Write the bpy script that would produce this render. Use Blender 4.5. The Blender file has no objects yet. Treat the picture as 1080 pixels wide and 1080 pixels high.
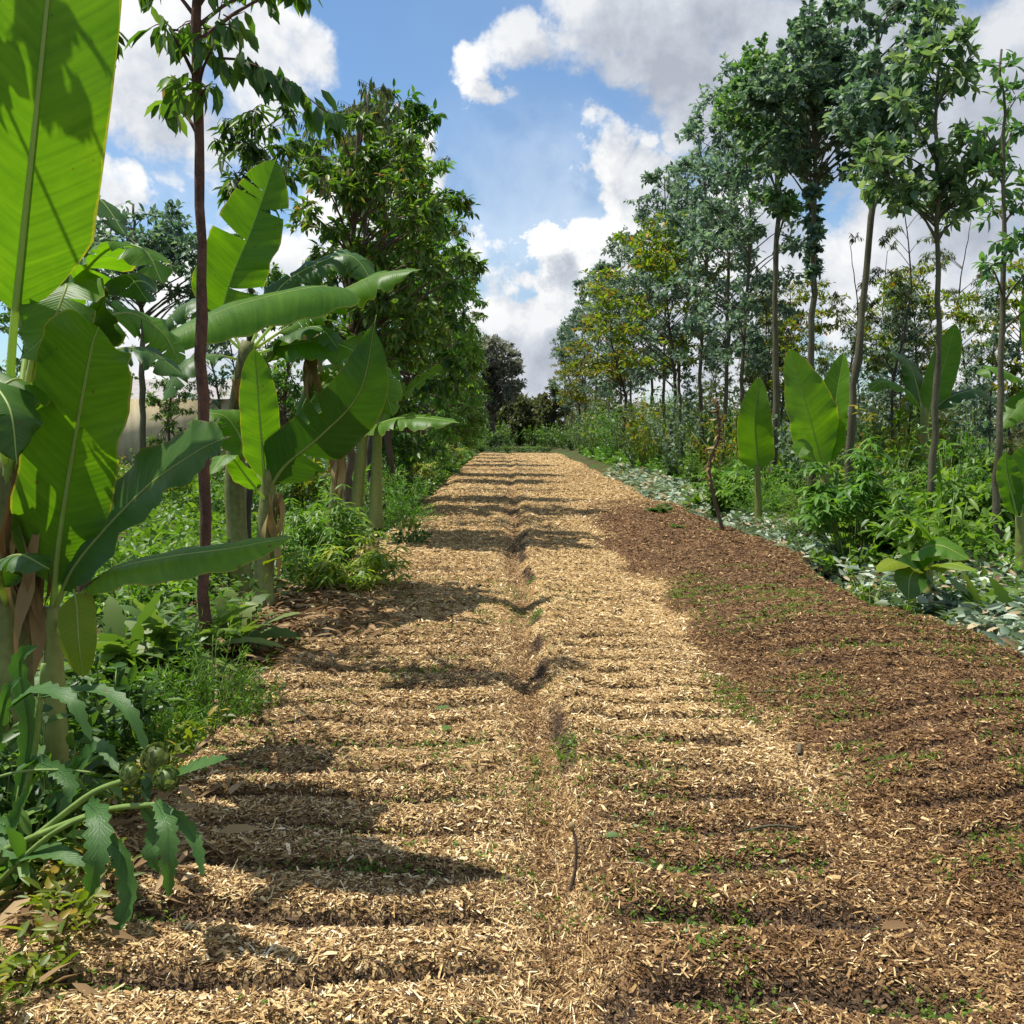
import bpy, math, random
import numpy as np
from mathutils import Vector, Matrix, Euler

SEED = 11
rng = np.random.default_rng(SEED)
random.seed(SEED)
scene = bpy.context.scene
COL = scene.collection
PI = math.pi

# ------------------------------------------------------------------ camera
EYE = Vector((0.0, 0.0, 1.6))
PITCH = math.atan((540 - 452) / 1080)
YAW = -math.atan(5 / 1080)
cam_d = bpy.data.cameras.new("camera")
cam = bpy.data.objects.new("camera", cam_d)
COL.objects.link(cam)
cam.location = EYE
cam.rotation_euler = (PI / 2 - PITCH, 0, YAW)
cam_d.sensor_width = 36
cam_d.lens = 36.0
cam_d.clip_start = 0.05
cam_d.clip_end = 3000
scene.camera = cam
ROT = Euler((PI / 2 - PITCH, 0, YAW)).to_matrix()


def ray(px, py):
    return ROT @ Vector(((px - 540) / 1080, -(py - 540) / 1080, -1.0))


def P(px, py, d):
    """the point at distance d ahead that stands at photo coordinate px, py"""
    r = ray(px, py)
    t = d / r.y
    return np.array([EYE.x + r.x * t, d, EYE.z + r.z * t])


def GX(px, d):
    return P(px, 452, d)[0]


# ------------------------------------------------------------------ noise
_NG = np.random.default_rng(3).random((256, 256))


def vn(x, y):
    """smooth value noise 0..1"""
    x = np.asarray(x, float); y = np.asarray(y, float)
    xi = np.floor(x).astype(int); yi = np.floor(y).astype(int)
    fx = x - xi; fy = y - yi
    fx = fx * fx * (3 - 2 * fx); fy = fy * fy * (3 - 2 * fy)
    a = _NG[xi % 256, yi % 256]; b = _NG[(xi + 1) % 256, yi % 256]
    c = _NG[xi % 256, (yi + 1) % 256]; d = _NG[(xi + 1) % 256, (yi + 1) % 256]
    return (a * (1 - fx) + b * fx) * (1 - fy) + (c * (1 - fx) + d * fx) * fy


def sstep(a, b, x):
    t = np.clip((np.asarray(x, float) - a) / (b - a), 0, 1)
    return t * t * (3 - 2 * t)


# ------------------------------------------------------------------ mesh builder
class MB:
    def __init__(self):
        self.v = []; self.f = {3: [], 4: []}; self.uv = []; self.n = 0; self.m = {3: [], 4: []}

    def add(self, v, faces, uv=None, mat=0):
        v = np.asarray(v, float).reshape(-1, 3)
        for f in faces:
            f = np.asarray(f, int)
            if f.size == 0:
                continue
            self.f[f.shape[1]].append(f + self.n)
            self.m[f.shape[1]].append(np.full(len(f), mat))
        self.v.append(v)
        self.uv.append(np.zeros((len(v), 2)) if uv is None else np.asarray(uv, float))
        self.n += len(v)

    def mesh(self, name, mats, smooth=False, attrs=None):
        me = bpy.data.meshes.new(name)
        v = np.concatenate(self.v) if self.v else np.zeros((0, 3))
        q = np.concatenate(self.f[4]) if self.f[4] else np.zeros((0, 4), int)
        t = np.concatenate(self.f[3]) if self.f[3] else np.zeros((0, 3), int)
        mi = np.concatenate([np.concatenate(self.m[k]) if self.m[k] else np.zeros(0, int) for k in (4, 3)])
        loops = np.concatenate([q.ravel(), t.ravel()]).astype(np.int32)
        starts = np.concatenate([np.arange(len(q)) * 4, len(q) * 4 + np.arange(len(t)) * 3]).astype(np.int32)
        me.vertices.add(len(v)); me.vertices.foreach_set("co", v.astype(np.float32).ravel())
        me.loops.add(len(loops)); me.loops.foreach_set("vertex_index", loops)
        me.polygons.add(len(starts)); me.polygons.foreach_set("loop_start", starts)
        uvl = me.uv_layers.new(name="UVMap")
        uv = np.concatenate(self.uv)
        uvl.data.foreach_set("uv", uv[loops].astype(np.float32).ravel())
        for m in (mats if isinstance(mats, (list, tuple)) else [mats]):
            me.materials.append(m)
        me.polygons.foreach_set("material_index", mi.astype(np.int32))
        me.update(calc_edges=True)
        if smooth:
            me.polygons.foreach_set("use_smooth", np.ones(len(starts), bool))
        for k, a in (attrs or {}).items():
            at = me.attributes.new(k, 'FLOAT', 'POINT')
            at.data.foreach_set("value", np.asarray(a, np.float32))
        return me

    def build(self, name, mats, parent=None, smooth=False, attrs=None):
        o = bpy.data.objects.new(name, self.mesh(name, mats, smooth, attrs))
        COL.objects.link(o)
        o.parent = parent
        return o


def tag(o, label=None, cat=None, group=None, kind=None):
    if label: o["label"] = label
    if cat: o["category"] = cat
    if group: o["group"] = group
    if kind: o["kind"] = kind
    return o


def thing(name, label, cat, loc=(0, 0, 0), group=None, rz=0.0, s=1.0):
    o = bpy.data.objects.new(name, None)
    o.empty_display_size = 0.1
    COL.objects.link(o)
    o.location = loc; o.rotation_euler = (0, 0, rz); o.scale = (s, s, s)
    return tag(o, label, cat, group)


def dup(root, loc, rz=0.0, s=(1, 1, 1), label=None, group=None, tilt=(0, 0)):
    """a copy of a thing, its parts and their sub-parts (mesh data shared)"""
    r = root.copy(); COL.objects.link(r)
    r.location = loc; r.rotation_euler = (tilt[0], tilt[1], rz)
    r.scale = s if isinstance(s, (tuple, list)) else (s, s, s)
    if label: r["label"] = label
    if group: r["group"] = group
    for ch in list(root.children):
        c = ch.copy(); COL.objects.link(c); c.parent = r
        for g in list(ch.children):
            d = g.copy(); COL.objects.link(d); d.parent = c
    return r


# ------------------------------------------------------------------ geometry helpers
def norm(a):
    a = np.asarray(a, float)
    return a / np.maximum(np.linalg.norm(a, axis=-1, keepdims=True), 1e-9)


def spline(pts, n):
    """Catmull-Rom through pts, n samples"""
    p = np.asarray(pts, float)
    if len(p) == 2:
        t = np.linspace(0, 1, n)[:, None]
        return p[0] * (1 - t) + p[1] * t
    p = np.vstack([2 * p[0] - p[1], p, 2 * p[-1] - p[-2]])
    k = len(p) - 3
    u = np.linspace(0, k - 1e-6, n)
    i = u.astype(int); t = (u - i)[:, None]
    a, b, c, d = p[i], p[i + 1], p[i + 2], p[i + 3]
    return 0.5 * (2 * b + (c - a) * t + (2 * a - 5 * b + 4 * c - d) * t ** 2 + (3 * b - a - 3 * c + d) * t ** 3)


def tube(mb, pts, r, sides=6, uvlen=1.0, mat=0):
    p = np.asarray(pts, float); n = len(p)
    r = np.broadcast_to(np.asarray(r, float), (n,)) if np.ndim(r) else np.full(n, r)
    tg = norm(np.gradient(p, axis=0))
    ref = np.where(np.abs(tg[:, 2:3]) > 0.95, np.array([[1.0, 0, 0]]), np.array([[0, 0, 1.0]]))
    s = norm(np.cross(tg, ref)); u = np.cross(s, tg)
    for i in range(1, n):                       # keep the frame from flipping
        si = s[i - 1] - tg[i] * np.dot(s[i - 1], tg[i]); s[i] = norm(si); u[i] = np.cross(s[i], tg[i])
    a = np.arange(sides) / sides * 2 * PI
    ring = s[:, None] * np.cos(a)[None, :, None] + u[:, None] * np.sin(a)[None, :, None]
    v = (p[:, None] + ring * r[:, None, None]).reshape(-1, 3)
    j = np.arange(sides); k = (j + 1) % sides
    f = np.concatenate([np.stack([i * sides + j, i * sides + k, (i + 1) * sides + k, (i + 1) * sides + j], 1) for i in range(n - 1)])
    L = np.concatenate([[0], np.cumsum(np.linalg.norm(np.diff(p, axis=0), axis=1))])
    uv = np.stack([np.tile(j / sides, n), np.repeat(L, sides)], 1)
    cap = [np.array([[(n - 1) * sides + 0, (n - 1) * sides + q, (n - 1) * sides + q + 1] for q in range(1, sides - 1)])]
    mb.add(v, [f] + cap, uv, mat)


OVAL = (np.array([[0, 0, 0], [.28, .42, .07], [.66, .40, .03], [1, 0, -.12], [.66, -.40, .03], [.28, -.42, .07], [.28, 0, 0], [.66, 0, -.04]]),
        np.array([[6, 7, 2, 1], [6, 5, 4, 7]]), np.array([[0, 6, 1], [7, 3, 2], [0, 5, 6], [7, 4, 3]]))
ROUND = (np.array([[0, 0, 0], [.22, .46, .06], [.62, .48, .04], [1, 0, -.06], [.62, -.48, .04], [.22, -.46, .06], [.25, 0, 0], [.65, 0, -.02]]),
         OVAL[1], OVAL[2])
LANCE = (np.array([[0, 0, 0], [.25, .48, .03], [.6, .38, -.04], [1, 0, -.22], [.6, -.38, -.04], [.25, -.48, .03], [.25, 0, 0], [.6, 0, -.07]]),
         OVAL[1], OVAL[2])
DIAM = (np.array([[0, 0, 0], [.45, .5, .06], [1, 0, -.08], [.45, -.5, .06]]), np.array([[0, 3, 2, 1]]), np.zeros((0, 3), int))


def leafs(mb, base, d, up, L, W, tpl=OVAL, mat=0):
    base = np.asarray(base, float); N = len(base)
    if N == 0: return
    d = norm(d); side = norm(np.cross(d, up)); nn = np.cross(side, d)
    L = np.broadcast_to(L, (N,)); W = np.broadcast_to(W, (N,))
    T, q, t = tpl; K = len(T)
    v = base[:, None] + d[:, None] * (L[:, None] * T[None, :, 0])[..., None] + side[:, None] * (W[:, None] * T[None, :, 1])[..., None] + nn[:, None] * (L[:, None] * T[None, :, 2])[..., None]
    off = (np.arange(N) * K)[:, None, None]
    uv = np.tile(np.stack([T[:, 1], T[:, 0]], 1), (N, 1))
    mb.add(v.reshape(-1, 3), [(q[None] + off).reshape(-1, 4), (t[None] + off).reshape(-1, 3)], uv, mat)


def straps(mb, base, d, L, W, droop, S=5, wprof=None, mat=0):
    """arching blades: base N x 3, d N x 3"""
    base = np.asarray(base, float); N = len(base)
    d = norm(d); L = np.broadcast_to(L, (N,)); W = np.broadcast_to(W, (N,)); droop = np.broadcast_to(droop, (N,))
    s = np.linspace(0, 1, S + 1)
    w = (wprof if wprof is not None else np.sin(PI * np.clip(0.12 + 0.88 * s, 0, 1)) ** 0.8 * (1 - s ** 3 * .3))
    w = w.copy(); w[-1] = 0.04
    side = norm(np.cross(d, np.array([0, 0, 1.0]) + rng.normal(0, .15, (N, 3))))
    p = base[:, None] + d[:, None] * (L[:, None] * s)[..., None]
    p[..., 2] -= (droop * L)[:, None] * s[None] ** 2
    hw = side[:, None] * (W[:, None] * w[None] * .5)[..., None]
    v = np.stack([p - hw, p + hw], 2)           # N,S+1,2,3
    i = np.arange(S) * 2
    q = np.stack([i, i + 1, i + 3, i + 2], 1)
    off = (np.arange(N) * (S + 1) * 2)[:, None, None]
    uv = np.tile(np.stack([np.tile([-.5, .5], S + 1), np.repeat(s, 2)], 1), (N, 1))
    mb.add(v.reshape(-1, 3), [(q[None] + off).reshape(-1, 4)], uv, mat)


def rdir(n, zmin=-1.0, zmax=1.0):
    z = rng.uniform(zmin, zmax, n); a = rng.uniform(0, 2 * PI, n); r = np.sqrt(np.maximum(0, 1 - z * z))
    return np.stack([r * np.cos(a), r * np.sin(a), z], 1)


# ------------------------------------------------------------------ materials
def new_mat(name):
    m = bpy.data.materials.new(name); m.use_nodes = True
    nt = m.node_tree; nt.nodes.clear()
    out = nt.nodes.new("ShaderNodeOutputMaterial")
    return m, nt, out


def N(nt, t, **kw):
    n = nt.nodes.new(t)
    for k, v in kw.items():
        setattr(n, k, v)
    return n


def ramp(nt, fac, stops, interp='LINEAR'):
    r = N(nt, "ShaderNodeValToRGB"); r.color_ramp.interpolation = interp
    el = r.color_ramp.elements
    while len(el) < len(stops): el.new(0.5)
    for e, (p, c) in zip(el, stops):
        e.position = p; e.color = (*c, 1)
    nt.links.new(fac, r.inputs[0])
    return r.outputs[0]


def math_n(nt, op, a, b=None, c=None, clamp=False):
    n = N(nt, "ShaderNodeMath", operation=op); n.use_clamp = clamp
    for i, x in enumerate((a, b, c)):
        if x is None: continue
        if isinstance(x, (int, float)): n.inputs[i].default_value = x
        else: nt.links.new(x, n.inputs[i])
    return n.outputs[0]


def mixc(nt, fac, a, b, blend='MIX'):
    n = N(nt, "ShaderNodeMix", data_type='RGBA', blend_type=blend)
    for idx, x in ((0, fac), (6, a), (7, b)):
        if isinstance(x, (int, float)): n.inputs[idx].default_value = x
        elif isinstance(x, tuple): n.inputs[idx].default_value = (*x, 1)
        else: nt.links.new(x, n.inputs[idx])
    return n.outputs[2]


def leaf_shader(nt, out, color, trans=0.35, tcol=(1.5, 1.7, .5), rough=.45, spec=.4, bump=None):
    pr = N(nt, "ShaderNodeBsdfPrincipled")
    pr.inputs["Roughness"].default_value = rough
    pr.inputs["Specular IOR Level"].default_value = spec
    nt.links.new(color, pr.inputs["Base Color"])
    tr = N(nt, "ShaderNodeBsdfTranslucent")
    nt.links.new(mixc(nt, 1.0, color, tcol, 'MULTIPLY'), tr.inputs[0])
    if bump is not None:
        nt.links.new(bump, pr.inputs["Normal"]); nt.links.new(bump, tr.inputs["Normal"])
    mx = N(nt, "ShaderNodeMixShader"); mx.inputs[0].default_value = trans
    nt.links.new(pr.outputs[0], mx.inputs[1]); nt.links.new(tr.outputs[0], mx.inputs[2])
    nt.links.new(mx.outputs[0], out.inputs[0])


def leaf_mat(name, stops, trans=.35, tcol=(1.5, 1.7, .5), rough=.45, spec=.4):
    m, nt, out = new_mat(name)
    g = N(nt, "ShaderNodeNewGeometry")
    k = (1.0, 1.0, 1.0) if 'silver' in name or 'grey' in name or 'midrib' in name or 'broad_leaf_mid' in name or 'dry' in name or 'bract' in name else (1.25, 1.04, .85)
    c = ramp(nt, g.outputs["Random Per Island"], [(p, tuple(a * b for a, b in zip(q, k))) for p, q in stops])
    oi = N(nt, "ShaderNodeObjectInfo")
    hs = N(nt, "ShaderNodeHueSaturation")
    nt.links.new(math_n(nt, 'MULTIPLY_ADD', oi.outputs["Random"], .03, .485), hs.inputs["Hue"])
    nt.links.new(math_n(nt, 'MULTIPLY_ADD', oi.outputs["Random"], .35, .82), hs.inputs["Value"])
    nt.links.new(c, hs.inputs["Color"])
    leaf_shader(nt, out, hs.outputs[0], trans, tcol, rough, spec)
    return m


def bark_mat(name, c1, c2, scale=8.0, stretch=.15, rough=.85, bump=.4):
    m, nt, out = new_mat(name)
    tc = N(nt, "ShaderNodeTexCoord"); mp = N(nt, "ShaderNodeMapping")
    mp.inputs["Scale"].default_value = (1, 1, stretch)
    nt.links.new(tc.outputs["Object"], mp.inputs[0])
    no = N(nt, "ShaderNodeTexNoise"); no.inputs["Scale"].default_value = scale; no.inputs["Detail"].default_value = 6
    no.inputs["Roughness"].default_value = .65
    nt.links.new(mp.outputs[0], no.inputs[0])
    n2 = N(nt, "ShaderNodeTexNoise"); n2.inputs["Scale"].default_value = scale * 5; n2.inputs["Detail"].default_value = 4
    nt.links.new(tc.outputs["Object"], n2.inputs[0])
    f = math_n(nt, 'ADD', math_n(nt, 'MULTIPLY', no.outputs[0], .7), math_n(nt, 'MULTIPLY', n2.outputs[0], .3))
    c = ramp(nt, f, [(.32, c1), (.66, c2)])
    pr = N(nt, "ShaderNodeBsdfPrincipled"); pr.inputs["Roughness"].default_value = rough
    pr.inputs["Specular IOR Level"].default_value = .2
    nt.links.new(c, pr.inputs["Base Color"])
    b = N(nt, "ShaderNodeBump"); b.inputs["Strength"].default_value = bump; b.inputs["Distance"].default_value = .02
    nt.links.new(f, b.inputs["Height"]); nt.links.new(b.outputs[0], pr.inputs["Normal"])
    nt.links.new(pr.outputs[0], out.inputs[0])
    return m


def banana_mat(name, c1, c2, edge, trans=.42, tcol=(1.6, 1.75, .35), rough=.46):
    """u = -1..1 across the blade, v = along it"""
    m, nt, out = new_mat(name)
    uv = N(nt, "ShaderNodeUVMap"); uv.uv_map = "UVMap"
    sp = N(nt, "ShaderNodeSeparateXYZ"); nt.links.new(uv.outputs[0], sp.inputs[0])
    au = math_n(nt, 'ABSOLUTE', sp.outputs[0])
    vv = math_n(nt, 'SUBTRACT', sp.outputs[1], math_n(nt, 'MULTIPLY', au, .06))
    cb = N(nt, "ShaderNodeCombineXYZ")
    nt.links.new(math_n(nt, 'MULTIPLY', vv, 60.0), cb.inputs[0]); nt.links.new(math_n(nt, 'MULTIPLY', sp.outputs[0], .8), cb.inputs[1])
    oi = N(nt, "ShaderNodeObjectInfo")
    nt.links.new(math_n(nt, 'MULTIPLY', oi.outputs["Random"], 50.0), cb.inputs[2])
    n1 = N(nt, "ShaderNodeTexNoise"); n1.inputs["Scale"].default_value = 1.0; n1.inputs["Detail"].default_value = 4
    nt.links.new(cb.outputs[0], n1.inputs[0])
    wv = math_n(nt, 'SINE', math_n(nt, 'MULTIPLY', vv, 420.0))
    tc = N(nt, "ShaderNodeTexCoord")
    n2 = N(nt, "ShaderNodeTexNoise"); n2.inputs["Scale"].default_value = 5.0; n2.inputs["Detail"].default_value = 5
    nt.links.new(tc.outputs["Object"], n2.inputs[0])
    f = math_n(nt, 'ADD', math_n(nt, 'MULTIPLY', n1.outputs[0], .6), math_n(nt, 'MULTIPLY', n2.outputs[0], .4))
    c1 = (c1[0] * 1.5, c1[1] * 1.08, c1[2] * .8); c2 = (c2[0] * 1.5, c2[1] * 1.08, c2[2] * .8)
    c = ramp(nt, f, [(.3, c1), (.7, c2)])
    # yellowing, slightly burnt margin with an uneven inner line
    e = math_n(nt, 'GREATER_THAN', math_n(nt, 'ADD', au, math_n(nt, 'MULTIPLY', n2.outputs[0], .12)), 1.025)
    c = mixc(nt, math_n(nt, 'MULTIPLY', e, .8), c, edge)
    vo = N(nt, "ShaderNodeTexVoronoi"); vo.inputs["Scale"].default_value = 26; nt.links.new(tc.outputs["Object"], vo.inputs[0])
    vs = N(nt, "ShaderNodeSeparateColor"); nt.links.new(vo.outputs["Color"], vs.inputs[0])
    spot = math_n(nt, 'MULTIPLY', math_n(nt, 'LESS_THAN', vo.outputs["Distance"], math_n(nt, 'MULTIPLY', vs.outputs[1], .25)), math_n(nt, 'GREATER_THAN', vs.outputs[0], .82))
    c = mixc(nt, math_n(nt, 'MULTIPLY', spot, .75), c, (.09, .06, .02))
    n3 = N(nt, "ShaderNodeTexNoise"); n3.inputs["Scale"].default_value = 2.2; n3.inputs["Detail"].default_value = 7; n3.inputs["Roughness"].default_value = .7
    nt.links.new(tc.outputs["Object"], n3.inputs[0])
    c = mixc(nt, ramp(nt, n3.outputs[0], [(.55, (0, 0, 0)), (.75, (.5, .5, .5))]), c, (c2[0] * 1.5, c2[1] * 1.12, c2[2]))
    h = math_n(nt, 'ADD', math_n(nt, 'MULTIPLY', wv, .14), math_n(nt, 'MULTIPLY', n1.outputs[0], 1.2))
    b = N(nt, "ShaderNodeBump"); b.inputs["Strength"].default_value = .35; b.inputs["Distance"].default_value = .004
    nt.links.new(h, b.inputs["Height"])
    leaf_shader(nt, out, c, trans, tcol, rough, .32, b.outputs[0])
    return m


def plain_mat(name, c1, c2, scale=30.0, rough=.6, spec=.3):
    m, nt, out = new_mat(name)
    tc = N(nt, "ShaderNodeTexCoord")
    no = N(nt, "ShaderNodeTexNoise"); no.inputs["Scale"].default_value = scale; no.inputs["Detail"].default_value = 5
    nt.links.new(tc.outputs["Object"], no.inputs[0])
    c = ramp(nt, no.outputs[0], [(.3, c1), (.7, c2)])
    pr = N(nt, "ShaderNodeBsdfPrincipled"); pr.inputs["Roughness"].default_value = rough
    pr.inputs["Specular IOR Level"].default_value = spec
    nt.links.new(c, pr.inputs["Base Color"]); nt.links.new(pr.outputs[0], out.inputs[0])
    return m


M = {}
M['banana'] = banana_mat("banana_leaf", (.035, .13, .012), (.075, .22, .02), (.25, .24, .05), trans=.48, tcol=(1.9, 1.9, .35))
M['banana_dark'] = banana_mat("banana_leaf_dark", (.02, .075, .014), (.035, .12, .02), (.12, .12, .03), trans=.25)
M['banana_yellow'] = banana_mat("banana_leaf_yellow", (.085, .20, .015), (.14, .26, .02), (.3, .25, .04), trans=.4, tcol=(1.4, 1.3, .3))
M['rib'] = leaf_mat("leaf_midrib", [(0, (.36, .46, .13)), (1, (.46, .54, .18))], .5, (1.3, 1.3, .7), .4)
M['pseudo'] = bark_mat("banana_stem", (.085, .07, .03), (.24, .28, .09), 5, .12, .6, .3)
M['pseudo_green'] = bark_mat("banana_stem_green", (.10, .12, .03), (.26, .28, .08), 5, .1, .5, .2)
M['arti_vein'] = banana_mat('artichoke_blade', (.028, .105, .03), (.055, .165, .05), (.10, .2, .06), trans=.33, tcol=(1.4, 1.6, .5), rough=.5)
M['dry'] = leaf_mat("dry_leaf", [(0, (.13, .08, .035)), (.5, (.29, .20, .09)), (1, (.47, .36, .19))], .15, (1.2, 1.1, .8), .8, .1)
M['bark_red'] = bark_mat("reddish_bark", (.035, .02, .015), (.17, .085, .06), 18, .5, .85, .8)
M['bark_brown'] = bark_mat("brown_bark", (.05, .035, .025), (.17, .12, .08), 10, .2)
M['bark_euc'] = bark_mat("eucalyptus_bark", (.04, .034, .02), (.15, .14, .085), 9, .2, .85, .8)
M['bark_dark'] = bark_mat("dark_bark", (.03, .025, .02), (.09, .075, .06), 8, .2)
M['avo'] = leaf_mat("broad_leaf_dark", [(0, (.02, .055, .014)), (.5, (.036, .095, .018)), (.8, (.06, .14, .025)), (1, (.11, .20, .035))], .4)
M['avo_mid'] = leaf_mat("broad_leaf_mid", [(0, (.045, .105, .02)), (.5, (.09, .185, .03)), (.93, (.17, .28, .05)), (.975, (.24, .20, .05)), (1, (.26, .13, .06))], .42)
M['avo_bright'] = leaf_mat("broad_leaf_bright", [(0, (.05, .12, .015)), (.6, (.10, .20, .025)), (1, (.20, .27, .04))], .4)
M['euc'] = leaf_mat("silver_leaf", [(0, (.055, .10, .08)), (.5, (.12, .195, .15)), (.8, (.195, .28, .19)), (1, (.33, .41, .33))], .34, (1.35, 1.6, .75), .5, .35)
M['euc_green'] = leaf_mat("silver_leaf_green", [(0, (.045, .10, .05)), (.5, (.10, .19, .085)), (.85, (.16, .26, .10)), (1, (.26, .34, .17))], .36, (1.4, 1.7, .5), .5, .35)
M['euc_big'] = leaf_mat("silver_leaf_big", [(0, (.06, .12, .07)), (.4, (.13, .225, .14)), (.7, (.21, .31, .15)), (1, (.34, .42, .31))], .4, (1.4, 1.6, .6), .5, .35)
M['euc_far'] = leaf_mat("silver_leaf_far", [(0, (.065, .115, .09)), (.5, (.13, .20, .155)), (1, (.25, .32, .26))], .36, (1.35, 1.55, .8), .55, .3)
M['lance'] = leaf_mat("narrow_leaf", [(0, (.045, .085, .04)), (.6, (.085, .14, .06)), (1, (.18, .22, .10))], .4)
M['yellowgreen'] = leaf_mat("yellow_green_leaf", [(0, (.05, .10, .012)), (.5, (.11, .18, .018)), (.85, (.19, .24, .025)), (.94, (.26, .18, .03)), (1, (.3, .13, .04))], .42)
M['grey_leaf'] = leaf_mat("grey_leaf", [(0, (.12, .13, .11)), (.5, (.21, .215, .18)), (1, (.32, .31, .27))], .42, (1.2, 1.3, .8), .6, .2)
M['far_dark'] = leaf_mat("far_dark_leaf", [(0, (.04, .06, .035)), (.6, (.075, .10, .055)), (1, (.13, .15, .085))], .3, (1.3, 1.5, .6), .6, .2)
M['grass'] = leaf_mat("fresh_leaf", [(0, (.045, .12, .015)), (.5, (.085, .20, .025)), (1, (.16, .28, .05))], .42)
M['lush'] = leaf_mat("lush_leaf", [(0, (.035, .10, .018)), (.5, (.07, .175, .03)), (1, (.14, .27, .055))], .38)
M['deep'] = leaf_mat("deep_leaf", [(0, (.02, .06, .015)), (.5, (.042, .105, .025)), (1, (.08, .165, .04))], .33)
M['arti'] = leaf_mat("artichoke_leaf", [(0, (.06, .14, .035)), (.5, (.10, .20, .055)), (1, (.17, .27, .09))], .36, (1.4, 1.6, .5), .5)
M['feather'] = leaf_mat("feathery_leaf", [(0, (.035, .11, .015)), (.5, (.07, .19, .03)), (1, (.13, .29, .05))], .42)
M['star'] = leaf_mat("star_leaf", [(0, (.07, .14, .015)), (.5, (.13, .22, .025)), (.85, (.22, .28, .035)), (1, (.35, .30, .05))], .42)
M['silver'] = leaf_mat("cut_silver_leaf", [(0, (.08, .13, .08)), (.35, (.20, .28, .18)), (.65, (.36, .42, .31)), (.82, (.52, .56, .46)), (.86, (.30, .21, .11)), (1, (.52, .42, .25))], .2, (1.2, 1.4, .8), .55, .3)
M['stem_green'] = plain_mat("green_stem", (.10, .17, .03), (.20, .28, .07), 14, .5)
M['stem_dark'] = plain_mat("dark_stem", (.03, .03, .015), (.08, .07, .03), 14, .7)
M['bud'] = leaf_mat("artichoke_bract", [(0, (.08, .13, .04)), (.5, (.14, .20, .06)), (1, (.22, .26, .10))], .2, (1.3, 1.4, .6), .5)
M['yellow'] = leaf_mat("yellow_leaf", [(0, (.20, .26, .03)), (1, (.34, .38, .06))], .4, (1.3, 1.2, .4))

# ------------------------------------------------------------------ ground, path
PX0, PX1, PEND = -1.85, 3.5, 66.0
SUN_EL, SUN_AZ = math.radians(67), math.radians(-74)      # azimuth from +Y (ahead), minus = to the left


def edge_noise(y, k):
    return (vn(y * .55 + k * 31, k * 7 + .3) - .5) * .5 + (vn(y * 2.3 + k * 17, k * 3 + .7) - .5) * .22


def rut1(y): return .1 + (vn(y * .4, 3.3) - .5) * .16
def rut2(y): return 1.47 + (vn(y * .4, 9.3) - .5) * .2


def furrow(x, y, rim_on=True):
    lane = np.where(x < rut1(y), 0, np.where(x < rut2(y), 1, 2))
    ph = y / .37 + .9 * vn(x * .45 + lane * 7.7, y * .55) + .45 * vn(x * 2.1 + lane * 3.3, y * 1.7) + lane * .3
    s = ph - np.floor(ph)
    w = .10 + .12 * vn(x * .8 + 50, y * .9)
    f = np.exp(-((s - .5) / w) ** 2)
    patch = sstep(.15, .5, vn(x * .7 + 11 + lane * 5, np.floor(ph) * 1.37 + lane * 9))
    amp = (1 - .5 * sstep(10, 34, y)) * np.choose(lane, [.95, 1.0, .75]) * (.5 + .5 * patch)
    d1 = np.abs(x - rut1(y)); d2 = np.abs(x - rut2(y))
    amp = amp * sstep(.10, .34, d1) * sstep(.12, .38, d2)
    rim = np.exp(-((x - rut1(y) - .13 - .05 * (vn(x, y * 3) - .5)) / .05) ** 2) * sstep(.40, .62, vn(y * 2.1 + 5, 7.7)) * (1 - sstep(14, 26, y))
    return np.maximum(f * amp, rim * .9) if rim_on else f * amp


def brownness(x, y):
    n = vn(x * .9 + 3, y * .6) - .5; n2 = vn(x * 3.1, y * 2.3) - .5
    c = sstep(-.2, .22, x - rut2(y) - .02 + n2 * .55) * (1 - sstep(17.5, 25, y + n * 5 + n2 * 4 - (x - 2.2) * .8))
    b = (1 - sstep(3.7, 5.9, y + n * 1.8 + n2 * 1.0)) * sstep(-.05, .3, x - rut1(y) + n * .25)
    a = .26 * (1 - sstep(8, 15, y)) * (x < rut1(y)) * (.6 + 1.2 * (n + .3))
    ru = .72 * np.exp(-((x - rut1(y)) / .12) ** 2) * (1 - .7 * sstep(14, 40, y))
    return np.clip(np.maximum(np.maximum(np.maximum(c, b * .85), a), ru) + n2 * .12, 0, 1)


def path_z(x, y):
    f = furrow(x, y, False)
    z = .02 + .030 * (vn(x * 1.3 + 9, y * 1.1) - .5) + .022 * (vn(x * 5, y * 5) - .5) + .012 * (vn(x * 13, y * 13) - .5)
    z = z - .064 * np.clip(f * 1.15, 0, 1)
    z = z - .105 * np.exp(-((x - rut1(y)) / .13) ** 2) * (1 - .6 * sstep(12, 35, y)) + .035 * np.exp(-((x - rut1(y) - .26) / .12) ** 2) - .055 * np.exp(-((x - rut2(y)) / .18) ** 2) * (1 - .8 * sstep(12, 24, y))
    z = z + .10 * sstep(1.6, 2.5, x) * (1 - sstep(20, 24, y))
    e0 = sstep(PX0 - .12, PX0 + .25, x + edge_noise(y, 1)); e1 = 1 - sstep(PX1 - .25, PX1 + .12, x + edge_noise(y, 2))
    return z * e0 * e1 - .12 * (1 - e0 * e1)


def ground_z(x, y):
    x = np.asarray(x, float); y = np.asarray(y, float)
    r = sstep(3.4, 4.6, x) * .16 + sstep(4.6, 9, x) * .12
    l = sstep(1.8, 3.0, -x) * .06
    inside = sstep(-2.0, -1.7, x) * (1 - sstep(3.3, 3.6, x)) * (1 - sstep(65, 67, y))
    return -.05 - .20 * inside + (r + l) * sstep(-10, 0, y) + .05 * (vn(x * .8, y * .8) - .5) * sstep(1.8, 2.4, np.abs(x - .8) - .9)


def gz(x, y): return float(ground_z(x, y))


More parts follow.
